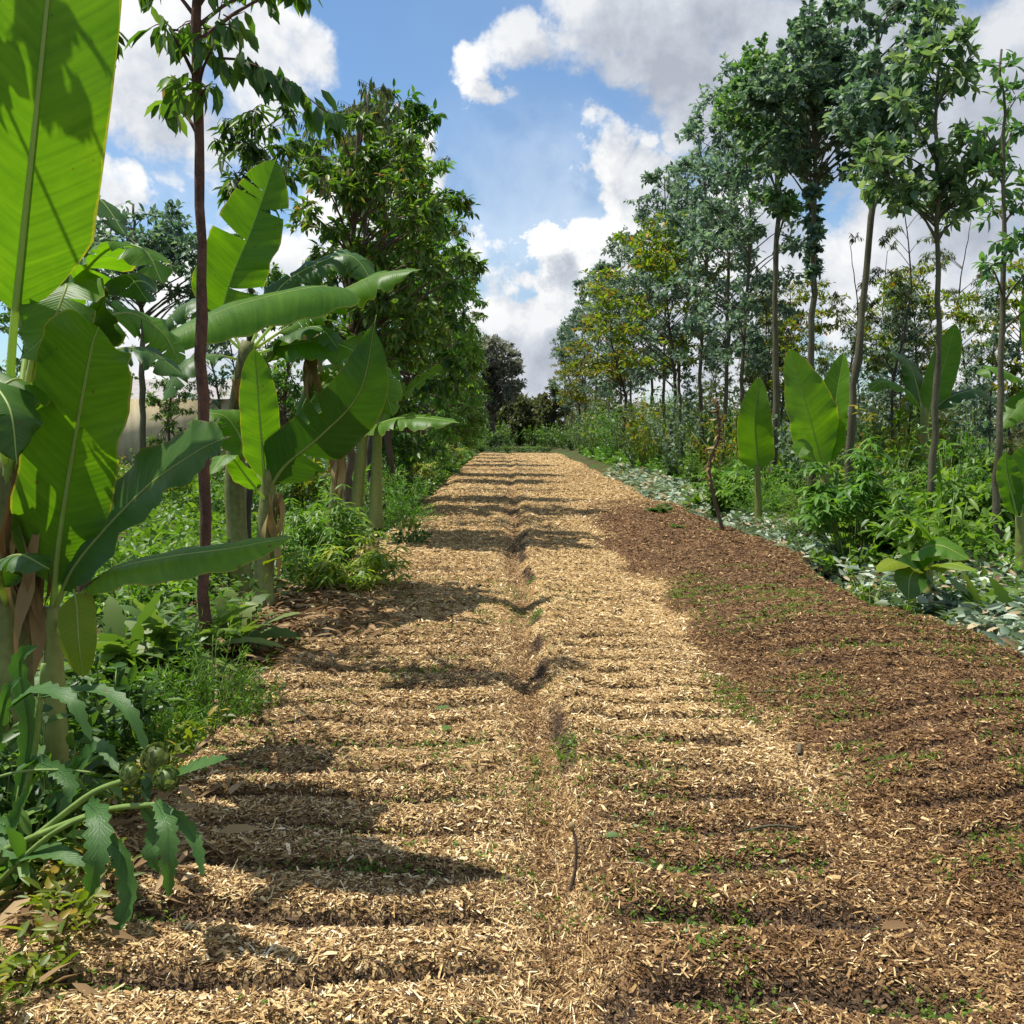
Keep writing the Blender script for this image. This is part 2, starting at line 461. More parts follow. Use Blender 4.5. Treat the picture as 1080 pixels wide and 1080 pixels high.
def grid_mesh(xs, ys, zf):
    X, Y = np.meshgrid(xs, ys)
    Z = zf(X.ravel(), Y.ravel())
    v = np.stack([X.ravel(), Y.ravel(), Z], 1)
    nx, ny = len(xs), len(ys)
    i, j = np.meshgrid(np.arange(nx - 1), np.arange(ny - 1))
    a = (j * nx + i).ravel()
    mb = MB(); mb.add(v, [np.stack([a, a + 1, a + nx + 1, a + nx], 1)])
    return mb, v


def graded(a, b, s0, g):
    r = [a]; s = s0
    while r[-1] < b:
        r.append(r[-1] + s); s *= g
    r[-1] = b
    return np.array(r)


# ground material
def ground_material():
    m, nt, out = new_mat("soil")
    tc = N(nt, "ShaderNodeTexCoord")
    n1 = N(nt, "ShaderNodeTexNoise"); n1.inputs["Scale"].default_value = .7; n1.inputs["Detail"].default_value = 8
    n2 = N(nt, "ShaderNodeTexNoise"); n2.inputs["Scale"].default_value = 18; n2.inputs["Detail"].default_value = 6
    nt.links.new(tc.outputs["Object"], n1.inputs[0]); nt.links.new(tc.outputs["Object"], n2.inputs[0])
    c = ramp(nt, n2.outputs[0], [(.3, (.035, .022, .014)), (.6, (.09, .058, .034)), (.8, (.16, .11, .07))])
    g = ramp(nt, n2.outputs[0], [(.3, (.02, .045, .01)), (.7, (.06, .12, .02))])
    f = ramp(nt, n1.outputs[0], [(.42, (0, 0, 0)), (.58, (1, 1, 1))])
    c = mixc(nt, f, c, g)
    pr = N(nt, "ShaderNodeBsdfPrincipled"); pr.inputs["Roughness"].default_value = .95; pr.inputs["Specular IOR Level"].default_value = .1
    nt.links.new(c, pr.inputs["Base Color"])
    b = N(nt, "ShaderNodeBump"); b.inputs["Strength"].default_value = .6; b.inputs["Distance"].default_value = .05
    nt.links.new(n2.outputs[0], b.inputs["Height"]); nt.links.new(b.outputs[0], pr.inputs["Normal"])
    nt.links.new(pr.outputs[0], out.inputs[0])
    return m


def path_material():
    m, nt, out = new_mat("mulch")
    tc = N(nt, "ShaderNodeTexCoord")
    zo = N(nt, "ShaderNodeAttribute", attribute_name="brown"); fu = N(nt, "ShaderNodeAttribute", attribute_name="furrow")

    def chips(scale, sx, rot):
        mp = N(nt, "ShaderNodeMapping"); mp.inputs["Scale"].default_value = (sx, 1.0, 1.0); mp.inputs["Rotation"].default_value = (0, 0, rot)
        ns = N(nt, "ShaderNodeTexNoise"); ns.inputs["Scale"].default_value = 6.0
        nt.links.new(tc.outputs["Object"], ns.inputs[0])
        va = N(nt, "ShaderNodeVectorMath", operation='MULTIPLY_ADD')
        nt.links.new(ns.outputs["Color"], va.inputs[0]); va.inputs[1].default_value = (.12, .12, .12)
        nt.links.new(tc.outputs["Object"], va.inputs[2]); nt.links.new(va.outputs[0], mp.inputs[0])
        v = N(nt, "ShaderNodeTexVoronoi"); v.inputs["Scale"].default_value = scale
        nt.links.new(mp.outputs[0], v.inputs[0])
        return v
    v1 = chips(75, .4, .5); v2 = chips(48, .35, -.9)
    sp = N(nt, "ShaderNodeSeparateColor"); nt.links.new(v1.outputs["Color"], sp.inputs[0])
    s2 = N(nt, "ShaderNodeSeparateColor"); nt.links.new(v2.outputs["Color"], s2.inputs[0])
    r = math_n(nt, 'ADD', math_n(nt, 'MULTIPLY', sp.outputs[0], .6), math_n(nt, 'MULTIPLY', s2.outputs[0], .4))
    pale = ramp(nt, r, [(.12, (.13, .072, .027)), (.4, (.35, .215, .085)), (.65, (.53, .36, .15)), (.9, (.70, .52, .26))])
    brown = ramp(nt, r, [(.1, (.045, .022, .011)), (.45, (.12, .06, .028)), (.75, (.19, .105, .05)), (.95, (.36, .24, .12))])
    nz = N(nt, "ShaderNodeTexNoise"); nz.inputs["Scale"].default_value = 7; nz.inputs["Detail"].default_value = 5
    nt.links.new(tc.outputs["Object"], nz.inputs[0])
    zf = math_n(nt, 'ADD', zo.outputs["Fac"], math_n(nt, 'MULTIPLY', math_n(nt, 'SUBTRACT', nz.outputs[0], .5), .5), clamp=True)
    c = mixc(nt, zf, pale, brown)
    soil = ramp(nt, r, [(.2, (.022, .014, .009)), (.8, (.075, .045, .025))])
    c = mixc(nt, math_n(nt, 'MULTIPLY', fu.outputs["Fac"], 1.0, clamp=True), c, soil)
    pr = N(nt, "ShaderNodeBsdfPrincipled"); pr.inputs["Roughness"].default_value = .85; pr.inputs["Specular IOR Level"].default_value = .15
    nt.links.new(c, pr.inputs["Base Color"])
    b = N(nt, "ShaderNodeBump"); b.inputs["Strength"].default_value = .8; b.inputs["Distance"].default_value = .025
    nt.links.new(r, b.inputs["Height"]); nt.links.new(b.outputs[0], pr.inputs["Normal"])
    nt.links.new(pr.outputs[0], out.inputs[0])
    return m


xs = np.unique(np.concatenate([-graded(0, 700, .35, 1.09)[::-1], graded(0, 700, .35, 1.09)]))
ys = np.unique(np.concatenate([-graded(0, 200, .6, 1.2)[::-1], graded(0, 1600, .35, 1.045)]))
mb, v = grid_mesh(xs, ys, ground_z)
tag(mb.build("ground", ground_material(), smooth=True), kind="structure")

xs = np.arange(PX0 - .35, PX1 + .36, .04)
ys = np.concatenate([np.arange(-3, 2.2, .08), np.arange(2.2, 9, .03), graded(9, PEND + .8, .035, 1.008)])
mb, v = grid_mesh(xs, ys, path_z)
tag(mb.build("path", path_material(), smooth=True,
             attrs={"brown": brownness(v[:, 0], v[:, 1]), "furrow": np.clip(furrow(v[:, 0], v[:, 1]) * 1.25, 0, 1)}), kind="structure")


# wood chips lying on the path -------------------------------------------------
def chip_mat(name, stops):
    m, nt, out = new_mat(name)
    g = N(nt, "ShaderNodeNewGeometry")
    c = ramp(nt, g.outputs["Random Per Island"], stops)
    tc = N(nt, "ShaderNodeTexCoord")
    no = N(nt, "ShaderNodeTexNoise"); no.inputs["Scale"].default_value = 120; no.inputs["Detail"].default_value = 3
    nt.links.new(tc.outputs["Object"], no.inputs[0])
    c = mixc(nt, .5, c, ramp(nt, no.outputs[0], [(.3, (.55, .5, .45)), (.7, (1.3, 1.3, 1.3))]), 'MULTIPLY')
    pr = N(nt, "ShaderNodeBsdfPrincipled"); pr.inputs["Roughness"].default_value = .7; pr.inputs["Specular IOR Level"].default_value = .25
    nt.links.new(c, pr.inputs["Base Color"]); nt.links.new(pr.outputs[0], out.inputs[0])
    return m


def chip_field(y0, y1, rho, smin, smax):
    A = (PX1 - PX0) * (y1 - y0); n = int(A * rho)
    x = rng.uniform(PX0 - .1, PX1 + .1, n); y = rng.uniform(y0, y1, n)
    keep = (x > -.62 * y - .5) & (x < .62 * y + .5)         # what a camera near the photographer's could see
    x, y = x[keep], y[keep]
    f = furrow(x, y)
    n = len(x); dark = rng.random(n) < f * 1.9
    z = path_z(x, y) + rng.uniform(-.002, .012, n)
    L = smin + (smax - smin) * rng.beta(1.1, 3.2, n); W = L * rng.uniform(.09, .34, n)
    W = np.clip(W, .004, .022 * max(1, smax / .08))
    br = brownness(x, y)
    inrut = np.exp(-((x - rut1(y)) / .22) ** 2)
    long = rng.random(n) < inrut * .6 + .17
    L = np.where(long, L * 1.8, L); W = np.where(long, W * .45, W)
    ang = rng.uniform(0, 2 * PI, n)
    ang = np.where(rng.random(n) < inrut * .7, PI / 2 + rng.normal(0, .5, n), ang)
    tilt = rng.normal(0, .32, n)
    d = np.stack([np.cos(ang) * np.cos(tilt), np.sin(ang) * np.cos(tilt), np.sin(tilt)], 1)
    up = np.array([0, 0, 1.0]) + rng.normal(0, .42, (n, 3))
    spl = rng.random(n) < .012
    L = np.where(spl, L * 2.6, L); W = np.where(spl, W * .6, W)
    L = np.where(dark, L * .65, L)
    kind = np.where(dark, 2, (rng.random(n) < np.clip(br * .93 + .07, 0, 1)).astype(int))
    return np.stack([x, y, z], 1), d, up, L, W, kind


CHIP = (np.array([[-.5, .42, 0], [-.42, -.5, 0], [.1, -.42, .04], [.5, -.18, .01], [.46, .34, 0], [-.05, .5, .05]]),
        np.array([[0, 1, 2, 5], [5, 2, 3, 4]]), np.zeros((0, 3), int))
mp_, mbw, mbd = MB(), MB(), MB()
for y0, y1, rho, a, b in ((1.9, 4.6, 23000, .007, .060), (4.6, 8, 11000, .010, .062), (8, 13, 3200, .014, .078), (13, 22, 1700, .020, .095), (22, 40, 560, .03, .13), (40, 65, 80, .05, .18)):
    p, d, up, L, W, kd = chip_field(y0, y1, rho, a, b)
    for k, m_ in enumerate((mp_, mbw, mbd)):
        q = kd == k; leafs(m_, p[q], d[q], up[q], L[q], W[q], CHIP)
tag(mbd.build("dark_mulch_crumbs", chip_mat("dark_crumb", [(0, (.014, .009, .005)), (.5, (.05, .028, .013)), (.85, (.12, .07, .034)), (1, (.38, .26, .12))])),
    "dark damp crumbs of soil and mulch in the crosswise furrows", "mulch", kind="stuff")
tag(mp_.build("pale_wood_chips", chip_mat("pale_chip", [(0, (.11, .058, .023)), (.22, (.33, .20, .077)), (.58, (.56, .39, .165)), (.87, (.73, .56, .29)), (1, (.86, .74, .49))])),
    "loose straw coloured wood chips spread over the left and middle of the path", "wood chips", kind="stuff")
tag(mbw.build("brown_wood_chips", chip_mat("brown_chip", [(0, (.038, .019, .008)), (.4, (.125, .062, .022)), (.75, (.235, .128, .045)), (.93, (.39, .245, .095)), (1, (.64, .48, .24))])),
    "rotted dark brown mulch covering the right strip of the path", "mulch", kind="stuff")

# tiny green seedlings in the furrows
n = 150000
x = rng.uniform(PX0 + .1, PX1, n); y = rng.uniform(2.0, 11, n)
f = furrow(x, y); br = brownness(x, y)
pat = sstep(.55, .72, vn(x * 1.6 + 40, y * 1.6 + 9))
keep = rng.random(n) < (sstep(.1, .45, f) * .42 * pat + .10 * pat * br + .22 * (vn(x * 3 + 8, y * 3) > .70) * br)
x, y = x[keep], y[keep]; n = len(x)
mb = MB()
base = np.stack([x, y, path_z(x, y)], 1)
for k in range(3):
    d = rdir(n, .1, .9)
    leafs(mb, base + rng.normal(0, .006, (n, 3)) + np.array([0, 0, .008]), d, np.array([0, 0, 1.0]) + rng.normal(0, .4, (n, 3)), rng.uniform(.010, .028, n), rng.uniform(.007, .015, n), DIAM)
tag(mb.build("seedling_weeds", M['grass']), "tiny bright green weeds sprouting in the furrows of the mulch", "weeds", kind="stuff")


# ------------------------------------------------------------------ banana plants
def banana_leaf(parent, pts, hw, face, mat='banana', petiole=.18, fold=.25, wave=.05, tears=0, droop=0.0, rib=.014, name="leaf", n=34, tipk=2.2):
    """pts: midrib from stem to tip (world - root already subtracted); face: direction the upper side looks at"""
    c = spline(pts, n); tg = norm(np.gradient(c, axis=0))
    face = np.asarray(face, float)
    nn = face[None] - tg * (tg @ face)[:, None]; nn = norm(nn); side = np.cross(tg, nn)
    i0 = int(petiole * (n - 1))
    t = np.clip((np.arange(n) - i0) / (n - 1 - i0), 0, 1)
    w = hw * np.clip(t / .16, 0, 1) ** .55 * np.clip(1 - np.clip((t - .45) / .55, 0, 1) ** tipk, 0.004, 1) ** .75
    mb = MB(); m = 7
    for sgn in (-1, 1):
        cuts = sorted(rng.choice(np.arange(i0 + 3, n - 3), tears, replace=False)) if tears else []
        seg = [i0] + list(cuts) + [n - 1]
        for a, b in zip(seg[:-1], seg[1:]):
            idx = np.arange(a, b + 1)
            extra = rng.normal(0, .13) if tears else 0
            gap = .35 if tears else 0
            u = np.linspace(0, 1, m)
            ph = rng.uniform(0, 6)
            ang = (fold - (droop + extra * .6) * u[None] ** 1.1 * 1.6) + wave * 2.2 * np.sin(idx[:, None] * .9 + ph) * u[None]
            du = w[idx][:, None] / (m - 1)
            co = np.cumsum(np.concatenate([np.zeros((len(idx), 1)), (np.cos(ang) * du)[:, 1:]], 1), 1)
            si = np.cumsum(np.concatenate([np.zeros((len(idx), 1)), (np.sin(ang) * du)[:, 1:]], 1), 1)
            si = si + wave * w[idx][:, None] * np.sin(idx[:, None] * 1.7 + ph * 2) * u[None] ** 2
            p = c[idx][:, None] + sgn * side[idx][:, None] * co[..., None] + nn[idx][:, None] * si[..., None]
            # veins sweep towards the tip, torn segments narrow outward
            sweep = .22 * w[idx][:, None] * u[None] ** 1.5
            loc = np.linspace(1, -1, len(idx))[:, None] * gap * (np.linalg.norm(c[b] - c[a]) / 2) * u[None] ** 1.3 * .5
            p = p + tg[idx][:, None] * (sweep + loc)[..., None]
            uv = np.stack([np.broadcast_to(u * sgn, p.shape[:2]), np.broadcast_to(t[idx][:, None], p.shape[:2])], -1)
            r, k = p.shape[:2]
            ii, jj = np.meshgrid(np.arange(r - 1), np.arange(k - 1), indexing='ij'); q = (ii * k + jj).ravel()
            fc = np.stack([q, q + 1, q + k + 1, q + k], 1)
            if sgn < 0: fc = fc[:, ::-1]
            mb.add(p.reshape(-1, 3), [fc], uv.reshape(-1, 2))
    lf = mb.build(name, M[mat], parent, smooth=True)
    rb = MB()
    rr = rib * (1.15 - np.linspace(0, 1, n) ** .8)
    tube(rb, c - nn * (rr * .25)[:, None], np.maximum(rr, .0015), 6)
    rb.build("midrib", M['rib'], lf, smooth=True)
    return lf


def stem_mb(pts, r0, r1, bulge=.15, n=14, sides=12):
    mb = MB(); c = spline(pts, n); t = np.linspace(0, 1, n)
    r = r0 + (r1 - r0) * t + r0 * bulge * np.exp(-(t / .12) ** 2)
    r = r * (1 + .05 * np.sin(t * 23))
    tube(mb, c, r, sides)
    return mb


def dry_leaf(parent, p0, length, w, sway=(0, 0)):
    """a shrivelled brown leaf hanging against the stem"""
    mb = MB(); n = 12; s = np.linspace(0, 1, n)
    for k in range(9):
        a = rng.uniform(0, 2 * PI); off = np.array([math.cos(a), math.sin(a), 0]) * .07
        c = p0 + off + np.stack([sway[0] * s + .03 * np.sin(s * 6 + k), sway[1] * s + .03 * np.cos(s * 5 + k), -length * s * rng.uniform(.7, 1.1)], 1)
        wv = w * rng.uniform(.2, .5) * np.sin(PI * (.1 + .85 * s)) * (1 + .3 * np.sin(s * 14 + k))
        sd = np.stack([np.cos(a + s * 2.2), np.sin(a + s * 2.2), .1 * s], 1)
        v = np.stack([c - sd * wv[:, None], c + .25 * np.stack([-sd[:, 1], sd[:, 0], 0 * s], 1) * wv[:, None], c + sd * wv[:, None]], 1)
        i = np.arange(n - 1) * 3
        mb.add(v.reshape(-1, 3), [np.concatenate([np.stack([i, i + 1, i + 4, i + 3], 1), np.stack([i + 1, i + 2, i + 5, i + 4], 1)])])
    return mb.build("dry_leaf", M['dry'], parent)


def PL(root, *pts):
    b = np.array(root.location)
    return [P(*q) - b for q in pts]


UPV = np.array([0, 0, 1.0]); TOCAM = np.array([0, -1.0, 0])

# 1: big banana at the left edge
b1 = thing("banana_plant", "tall banana plant at the left photo edge, one huge backlit leaf reaching the top", "banana plant", (-2.18, 4.45, gz(-2.18, 4.45)), "banana plants on the left side")
stem_mb(PL(b1, (12, 870, 4.45), (10, 640, 4.45), (14, 470, 4.45)), .105, .075).build("pseudostem", M['pseudo'], b1, smooth=True)
stem_mb(PL(b1, (62, 850, 4.4), (58, 740, 4.4), (55, 640, 4.4)), .055, .035).build("pseudostem", M['pseudo_green'], b1, smooth=True)
banana_leaf(b1, PL(b1, (8, 520, 4.4), (12, 380, 4.25), (24, 250, 4.1), (42, 80, 3.95), (62, -130, 3.9), (66, -240, 4.0)), .255, (.45, -.85, .1), petiole=.28, fold=.1, wave=.02, rib=.02, n=44)
banana_leaf(b1, PL(b1, (56, 640, 4.4), (62, 575, 4.35), (78, 470, 4.2), (96, 372, 4.05), (104, 345, 4.0)), .205, (.15, -.9, .4), petiole=.12, fold=.15, wave=.07, tipk=3.0, rib=.015)
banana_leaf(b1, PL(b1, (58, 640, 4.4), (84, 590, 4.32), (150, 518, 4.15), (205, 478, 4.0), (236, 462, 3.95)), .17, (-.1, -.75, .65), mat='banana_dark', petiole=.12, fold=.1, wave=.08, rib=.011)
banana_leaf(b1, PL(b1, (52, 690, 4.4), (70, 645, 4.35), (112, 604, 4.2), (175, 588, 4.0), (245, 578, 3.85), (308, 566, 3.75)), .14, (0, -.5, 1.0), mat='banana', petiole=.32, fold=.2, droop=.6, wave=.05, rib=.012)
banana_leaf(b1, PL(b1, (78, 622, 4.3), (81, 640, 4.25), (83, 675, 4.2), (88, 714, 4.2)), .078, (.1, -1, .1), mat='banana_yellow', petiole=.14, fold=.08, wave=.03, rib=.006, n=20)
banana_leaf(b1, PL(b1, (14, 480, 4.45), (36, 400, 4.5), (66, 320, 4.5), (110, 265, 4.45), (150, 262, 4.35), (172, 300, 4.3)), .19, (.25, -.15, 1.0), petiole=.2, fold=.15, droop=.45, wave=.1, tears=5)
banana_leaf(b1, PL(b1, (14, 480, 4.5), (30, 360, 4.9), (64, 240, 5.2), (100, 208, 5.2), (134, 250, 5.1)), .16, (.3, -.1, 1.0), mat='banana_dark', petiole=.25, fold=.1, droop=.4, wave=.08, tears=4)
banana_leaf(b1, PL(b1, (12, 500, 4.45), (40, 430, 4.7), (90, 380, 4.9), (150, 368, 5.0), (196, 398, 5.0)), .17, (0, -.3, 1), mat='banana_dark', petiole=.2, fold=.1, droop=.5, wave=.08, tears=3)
banana_leaf(b1, PL(b1, (10, 500, 4.4), (-5, 440, 4.2), (-15, 400, 4.0), (10, 430, 3.8), (18, 490, 3.75)), .15, (.5, -.4, .8), mat='banana_dark', petiole=.2, fold=.1, droop=.4, wave=.08, tears=3)
banana_leaf(b1, PL(b1, (12, 500, 4.4), (40, 350, 4.5), (70, 300, 4.3), (50, 350, 4.15), (20, 380, 4.1)), .15, (0, -.7, .8), petiole=.2, fold=.1, droop=.3, wave=.1, tears=4)
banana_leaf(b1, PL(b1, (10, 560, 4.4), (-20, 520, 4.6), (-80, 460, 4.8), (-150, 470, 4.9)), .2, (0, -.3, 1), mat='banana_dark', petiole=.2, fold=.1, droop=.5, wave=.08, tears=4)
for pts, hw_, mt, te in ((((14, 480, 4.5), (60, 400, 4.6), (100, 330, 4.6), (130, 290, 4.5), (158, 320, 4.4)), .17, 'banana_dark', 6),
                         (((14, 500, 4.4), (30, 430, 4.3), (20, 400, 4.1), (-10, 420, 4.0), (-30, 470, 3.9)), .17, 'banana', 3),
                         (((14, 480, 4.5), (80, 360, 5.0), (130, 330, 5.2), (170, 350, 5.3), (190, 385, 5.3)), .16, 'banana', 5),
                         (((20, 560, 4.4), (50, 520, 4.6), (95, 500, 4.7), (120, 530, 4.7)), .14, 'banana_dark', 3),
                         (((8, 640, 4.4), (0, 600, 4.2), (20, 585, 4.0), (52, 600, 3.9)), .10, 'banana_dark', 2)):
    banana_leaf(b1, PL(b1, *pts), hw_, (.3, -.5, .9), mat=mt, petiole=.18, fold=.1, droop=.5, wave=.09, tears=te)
for q in ((14, 470, 4.42), (30, 500, 4.4)):
    dry_leaf(b1, P(*q) - np.array(b1.location), .8, .09)

# 2: banana with an erect bright leaf, in front of the second trunk
b2 = thing("banana_plant", "young green banana plant whose dark leaf sweeps right over the leaf litter", "banana plant", (-2.22, 9.1, gz(-2.22, 9.1)), "banana plants on the left side")
stem_mb(PL(b2, (277, 650, 9.1), (280, 560, 9.1), (284, 495, 9.1)), .10, .06).build("pseudostem", M['pseudo'], b2, smooth=True)
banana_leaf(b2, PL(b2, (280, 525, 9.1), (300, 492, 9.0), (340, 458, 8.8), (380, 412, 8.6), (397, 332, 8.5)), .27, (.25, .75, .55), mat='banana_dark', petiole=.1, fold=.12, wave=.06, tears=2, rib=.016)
banana_leaf(b2, PL(b2, (280, 525, 9.1), (276, 470, 9.0), (272, 420, 8.9), (268, 368, 8.9)), .17, (.3, -.8, .4), petiole=.15, fold=.1, wave=.05)
banana_leaf(b2, PL(b2, (284, 520, 9.1), (320, 450, 9.3), (355, 415, 9.3), (388, 362, 9.3)), .21, (-.3, -.35, .9), petiole=.12, fold=.1, wave=.06, tears=2)
banana_leaf(b2, PL(b2, (282, 530, 9.1), (262, 505, 8.8), (240, 480, 8.6), (222, 500, 8.4)), .13, (-.2, -.3, .9), petiole=.2, fold=.1, wave=.05, droop=.3)
banana_leaf(b2, PL(b2, (275, 600, 9.1), (290, 590, 8.9), (330, 580, 8.7)), .05, (0, -.2, 1), mat='banana_yellow', petiole=.2, n=18, rib=.006)
for pts, hw_, mt, te, f_ in ((((282, 520, 9.1), (300, 470, 9.4), (330, 440, 9.5), (362, 425, 9.5), (385, 450, 9.4)), .22, 'banana', 4, (0, -.6, .9)),
                             (((280, 520, 9.1), (258, 470, 9.3), (238, 440, 9.3), (215, 440, 9.2), (200, 470, 9.1)), .2, 'banana', 4, (0, -.5, .9)),
                             (((284, 520, 9.1), (330, 420, 9.6), (370, 385, 9.7), (400, 400, 9.7), (415, 440, 9.6)), .24, 'banana', 5, (0, -.7, .8))):
    banana_leaf(b2, PL(b2, *pts), hw_, f_, mat=mt, petiole=.18, fold=.1, droop=.5, wave=.08, tears=te)
dry_leaf(b2, P(286, 520, 9.05) - np.array(b2.location), .7, .07)

b3 = thing("banana_plant", "old banana plant with hanging dead leaves and a long lit leaf arching left", "banana plant", (-2.55, 9.9, gz(-2.55, 9.9)), "banana plants on the left side")
stem_mb(PL(b3, (256, 640, 9.9), (248, 520, 9.9), (252, 420, 9.9), (262, 360, 9.9)), .115, .07).build("pseudostem", M['pseudo'], b3, smooth=True)
banana_leaf(b3, PL(b3, (260, 375, 9.9), (235, 345, 9.8), (242, 300, 9.7), (266, 240, 9.6), (292, 165, 9.6)), .33, (.1, -.9, .3), petiole=.3, fold=.25, wave=.07, tears=3, rib=.015)
banana_leaf(b3, PL(b3, (262, 372, 9.9), (300, 330, 9.7), (344, 302, 9.3), (250, 322, 8.4), (158, 366, 7.7)), .34, (.0, -.55, 1), petiole=.36, fold=.15, droop=.75, wave=.05, rib=.015, n=44)
banana_leaf(b3, PL(b3, (262, 372, 9.9), (310, 340, 9.9), (350, 312, 9.8), (400, 290, 9.6), (446, 284, 9.4)), .30, (0, -.6, 1), mat='banana', petiole=.18, fold=.1, droop=.6, wave=.12, tears=4)
banana_leaf(b3, PL(b3, (258, 380, 9.9), (285, 380, 9.7), (300, 355, 9.5), (335, 345, 9.3), (360, 372, 9.2)), .22, (.1, -.4, .9), mat='banana_dark', petiole=.2, fold=.1, droop=.4, wave=.09, tears=4)
banana_leaf(b3, PL(b3, (258, 380, 9.9), (225, 375, 9.8), (195, 385, 9.6), (170, 425, 9.5)), .20, (-.2, -.4, .9), mat='banana_dark', petiole=.2, fold=.1, droop=.4, wave=.09, tears=3)
for pts, hw_, mt, te, f_ in ((((260, 375, 9.9), (290, 310, 10.1), (330, 280, 10.2), (370, 270, 10.2), (395, 300, 10.1)), .25, 'banana_dark', 7, (0, -.6, .9)),
                             (((260, 375, 9.9), (230, 330, 10.1), (200, 320, 10.2), (170, 345, 10.2)), .22, 'banana_dark', 6, (0, -.6, .9)),
                             (((262, 375, 9.9), (300, 365, 9.5), (345, 360, 9.3), (385, 380, 9.2), (398, 420, 9.2)), .22, 'banana', 6, (0, -.6, .9))):
    banana_leaf(b3, PL(b3, *pts), hw_, f_, mat=mt, petiole=.18, fold=.1, droop=.6, wave=.09, tears=te)
for q, l in (((330, 345, 9.7), .9), ((254, 400, 9.8), .8)):
    dry_leaf(b3, P(*q) - np.array(b3.location), l, .10, (.02, -.05))

b4 = thing("banana_plant", "banana clump with yellowish stems and a drooping horizontal leaf beyond the dead leaves", "banana plant", (-2.15, 14.2, gz(-2.15, 14.2)), "banana plants on the left side")
for (x0, x1, yt) in ((352, 360, 452), (374, 384, 448), (396, 398, 455)):
    stem_mb(PL(b4, (x0, 556, 14.2), ((x0 + x1) / 2, 500, 14.2), (x1, yt, 14.2)), .10, .06).build("pseudostem", M['pseudo_green'] if x0 > 370 else M['pseudo'], b4, smooth=True)
banana_leaf(b4, PL(b4, (384, 460, 14.2), (392, 450, 14.0), (420, 441, 13.7), (450, 441, 13.5), (486, 446, 13.3)), .30, (0, -.4, 1), petiole=.12, fold=.2, droop=.55, wave=.08, tears=3)
banana_leaf(b4, PL(b4, (388, 460, 14.2), (410, 432, 14.3), (440, 405, 14.2), (468, 386, 14.1)), .30, (-.3, -.5, .9), petiole=.14, fold=.1, wave=.08, tears=3)
banana_leaf(b4, PL(b4, (372, 455, 14.2), (385, 420, 14.2), (402, 400, 14.1), (412, 425, 14.0)), .30, (-.2, -.6, .8), petiole=.16, fold=.1, droop=.3, wave=.08, tears=4)
banana_leaf(b4, PL(b4, (366, 455, 14.2), (350, 425, 14.2), (335, 405, 14.1), (322, 418, 14.0)), .28, (-.2, -.6, .8), petiole=.16, fold=.1, droop=.3, wave=.08, tears=4)
banana_leaf(b4, PL(b4, (366, 455, 14.2), (362, 420, 14.4), (372, 380, 14.4), (380, 350, 14.4)), .24, (.2, -.8, .5), petiole=.16, fold=.1, wave=.08, tears=2)
for q in ((356, 460, 14.1),):
    dry_leaf(b4, P(*q) - np.array(b4.location), .9, .10)

# right-hand bananas
def right_banana(label, d, basepx, stems, leaves, mats=None):
    x = GX(basepx, d)
    r = thing("banana_plant", label, "banana plant", (x, d, gz(x, d)), "young banana plants on the right side")
    for (a, b_, c, e, rad) in stems:
        stem_mb(PL(r, (a, b_, d), ((a + c) / 2, (b_ + e) / 2, d), (c, e, d)), rad, rad * .7).build("pseudostem", M['pseudo_green'], r, smooth=True)
    for pts, hw, face, mt, kw in leaves:
        banana_leaf(r, PL(r, *pts), hw, face, mat=mt, **kw)
    return r


K = dict(petiole=.12, fold=.15, wave=.04)
right_banana("single upright banana leaf showing a pale white edge beside the leftmost slim right-hand trunk", 15.5, 800, [(800, 560, 799, 490, .06)],
             [(((799, 500, 15.5), (798, 480, 15.5), (796, 440, 15.4), (801, 398, 15.4)), .27, (-.25, -.95, .2), 'banana', dict(petiole=.1, fold=.2, wave=.03, n=26, tipk=1.8))])
right_banana("pair of tall bright banana leaves standing upright between the slim trunks on the right", 13.6, 872, [(872, 580, 870, 490, .075)],
             [(((868, 500, 13.6), (862, 470, 13.6), (850, 425, 13.5), (832, 368, 13.5)), .40, (.2, -.92, .35), 'banana', dict(petiole=.1, fold=.18, wave=.03, tipk=1.7)),
              (((873, 500, 13.6), (878, 460, 13.7), (882, 420, 13.7), (890, 372, 13.7)), .24, (-.6, -.75, .2), 'banana', dict(petiole=.1, fold=.4, wave=.04)),
              (((868, 505, 13.5), (858, 485, 13.3), (848, 472, 13.2), (842, 482, 13.1)), .15, (0, -.6, .8), 'banana', K)])
right_banana("banana plant half hidden behind the greenery, one leaf raised beside the fourth trunk", 16.8, 975, [(975, 540, 975, 430, .09)],
             [(((977, 440, 16.8), (986, 415, 16.8), (997, 380, 16.8), (1008, 342, 16.8)), .24, (-.3, -.9, .3), 'banana', K),
              (((975, 440, 16.8), (960, 415, 16.7), (935, 402, 16.6), (915, 412, 16.5)), .22, (0, -.4, .9), 'banana', dict(petiole=.15, fold=.1, wave=.06, droop=.4, tears=2)),
              (((974, 440, 16.8), (965, 400, 16.9), (955, 380, 16.9), (940, 372, 16.9)), .22, (0, -.5, .9), 'banana_dark', dict(petiole=.15, fold=.1, wave=.06, droop=.3)),
              (((978, 440, 16.8), (1000, 420, 16.7), (1030, 412, 16.6), (1055, 425, 16.6)), .22, (0, -.4, .9), 'banana_dark', dict(petiole=.15, fold=.1, wave=.06, droop=.4, tears=2))])
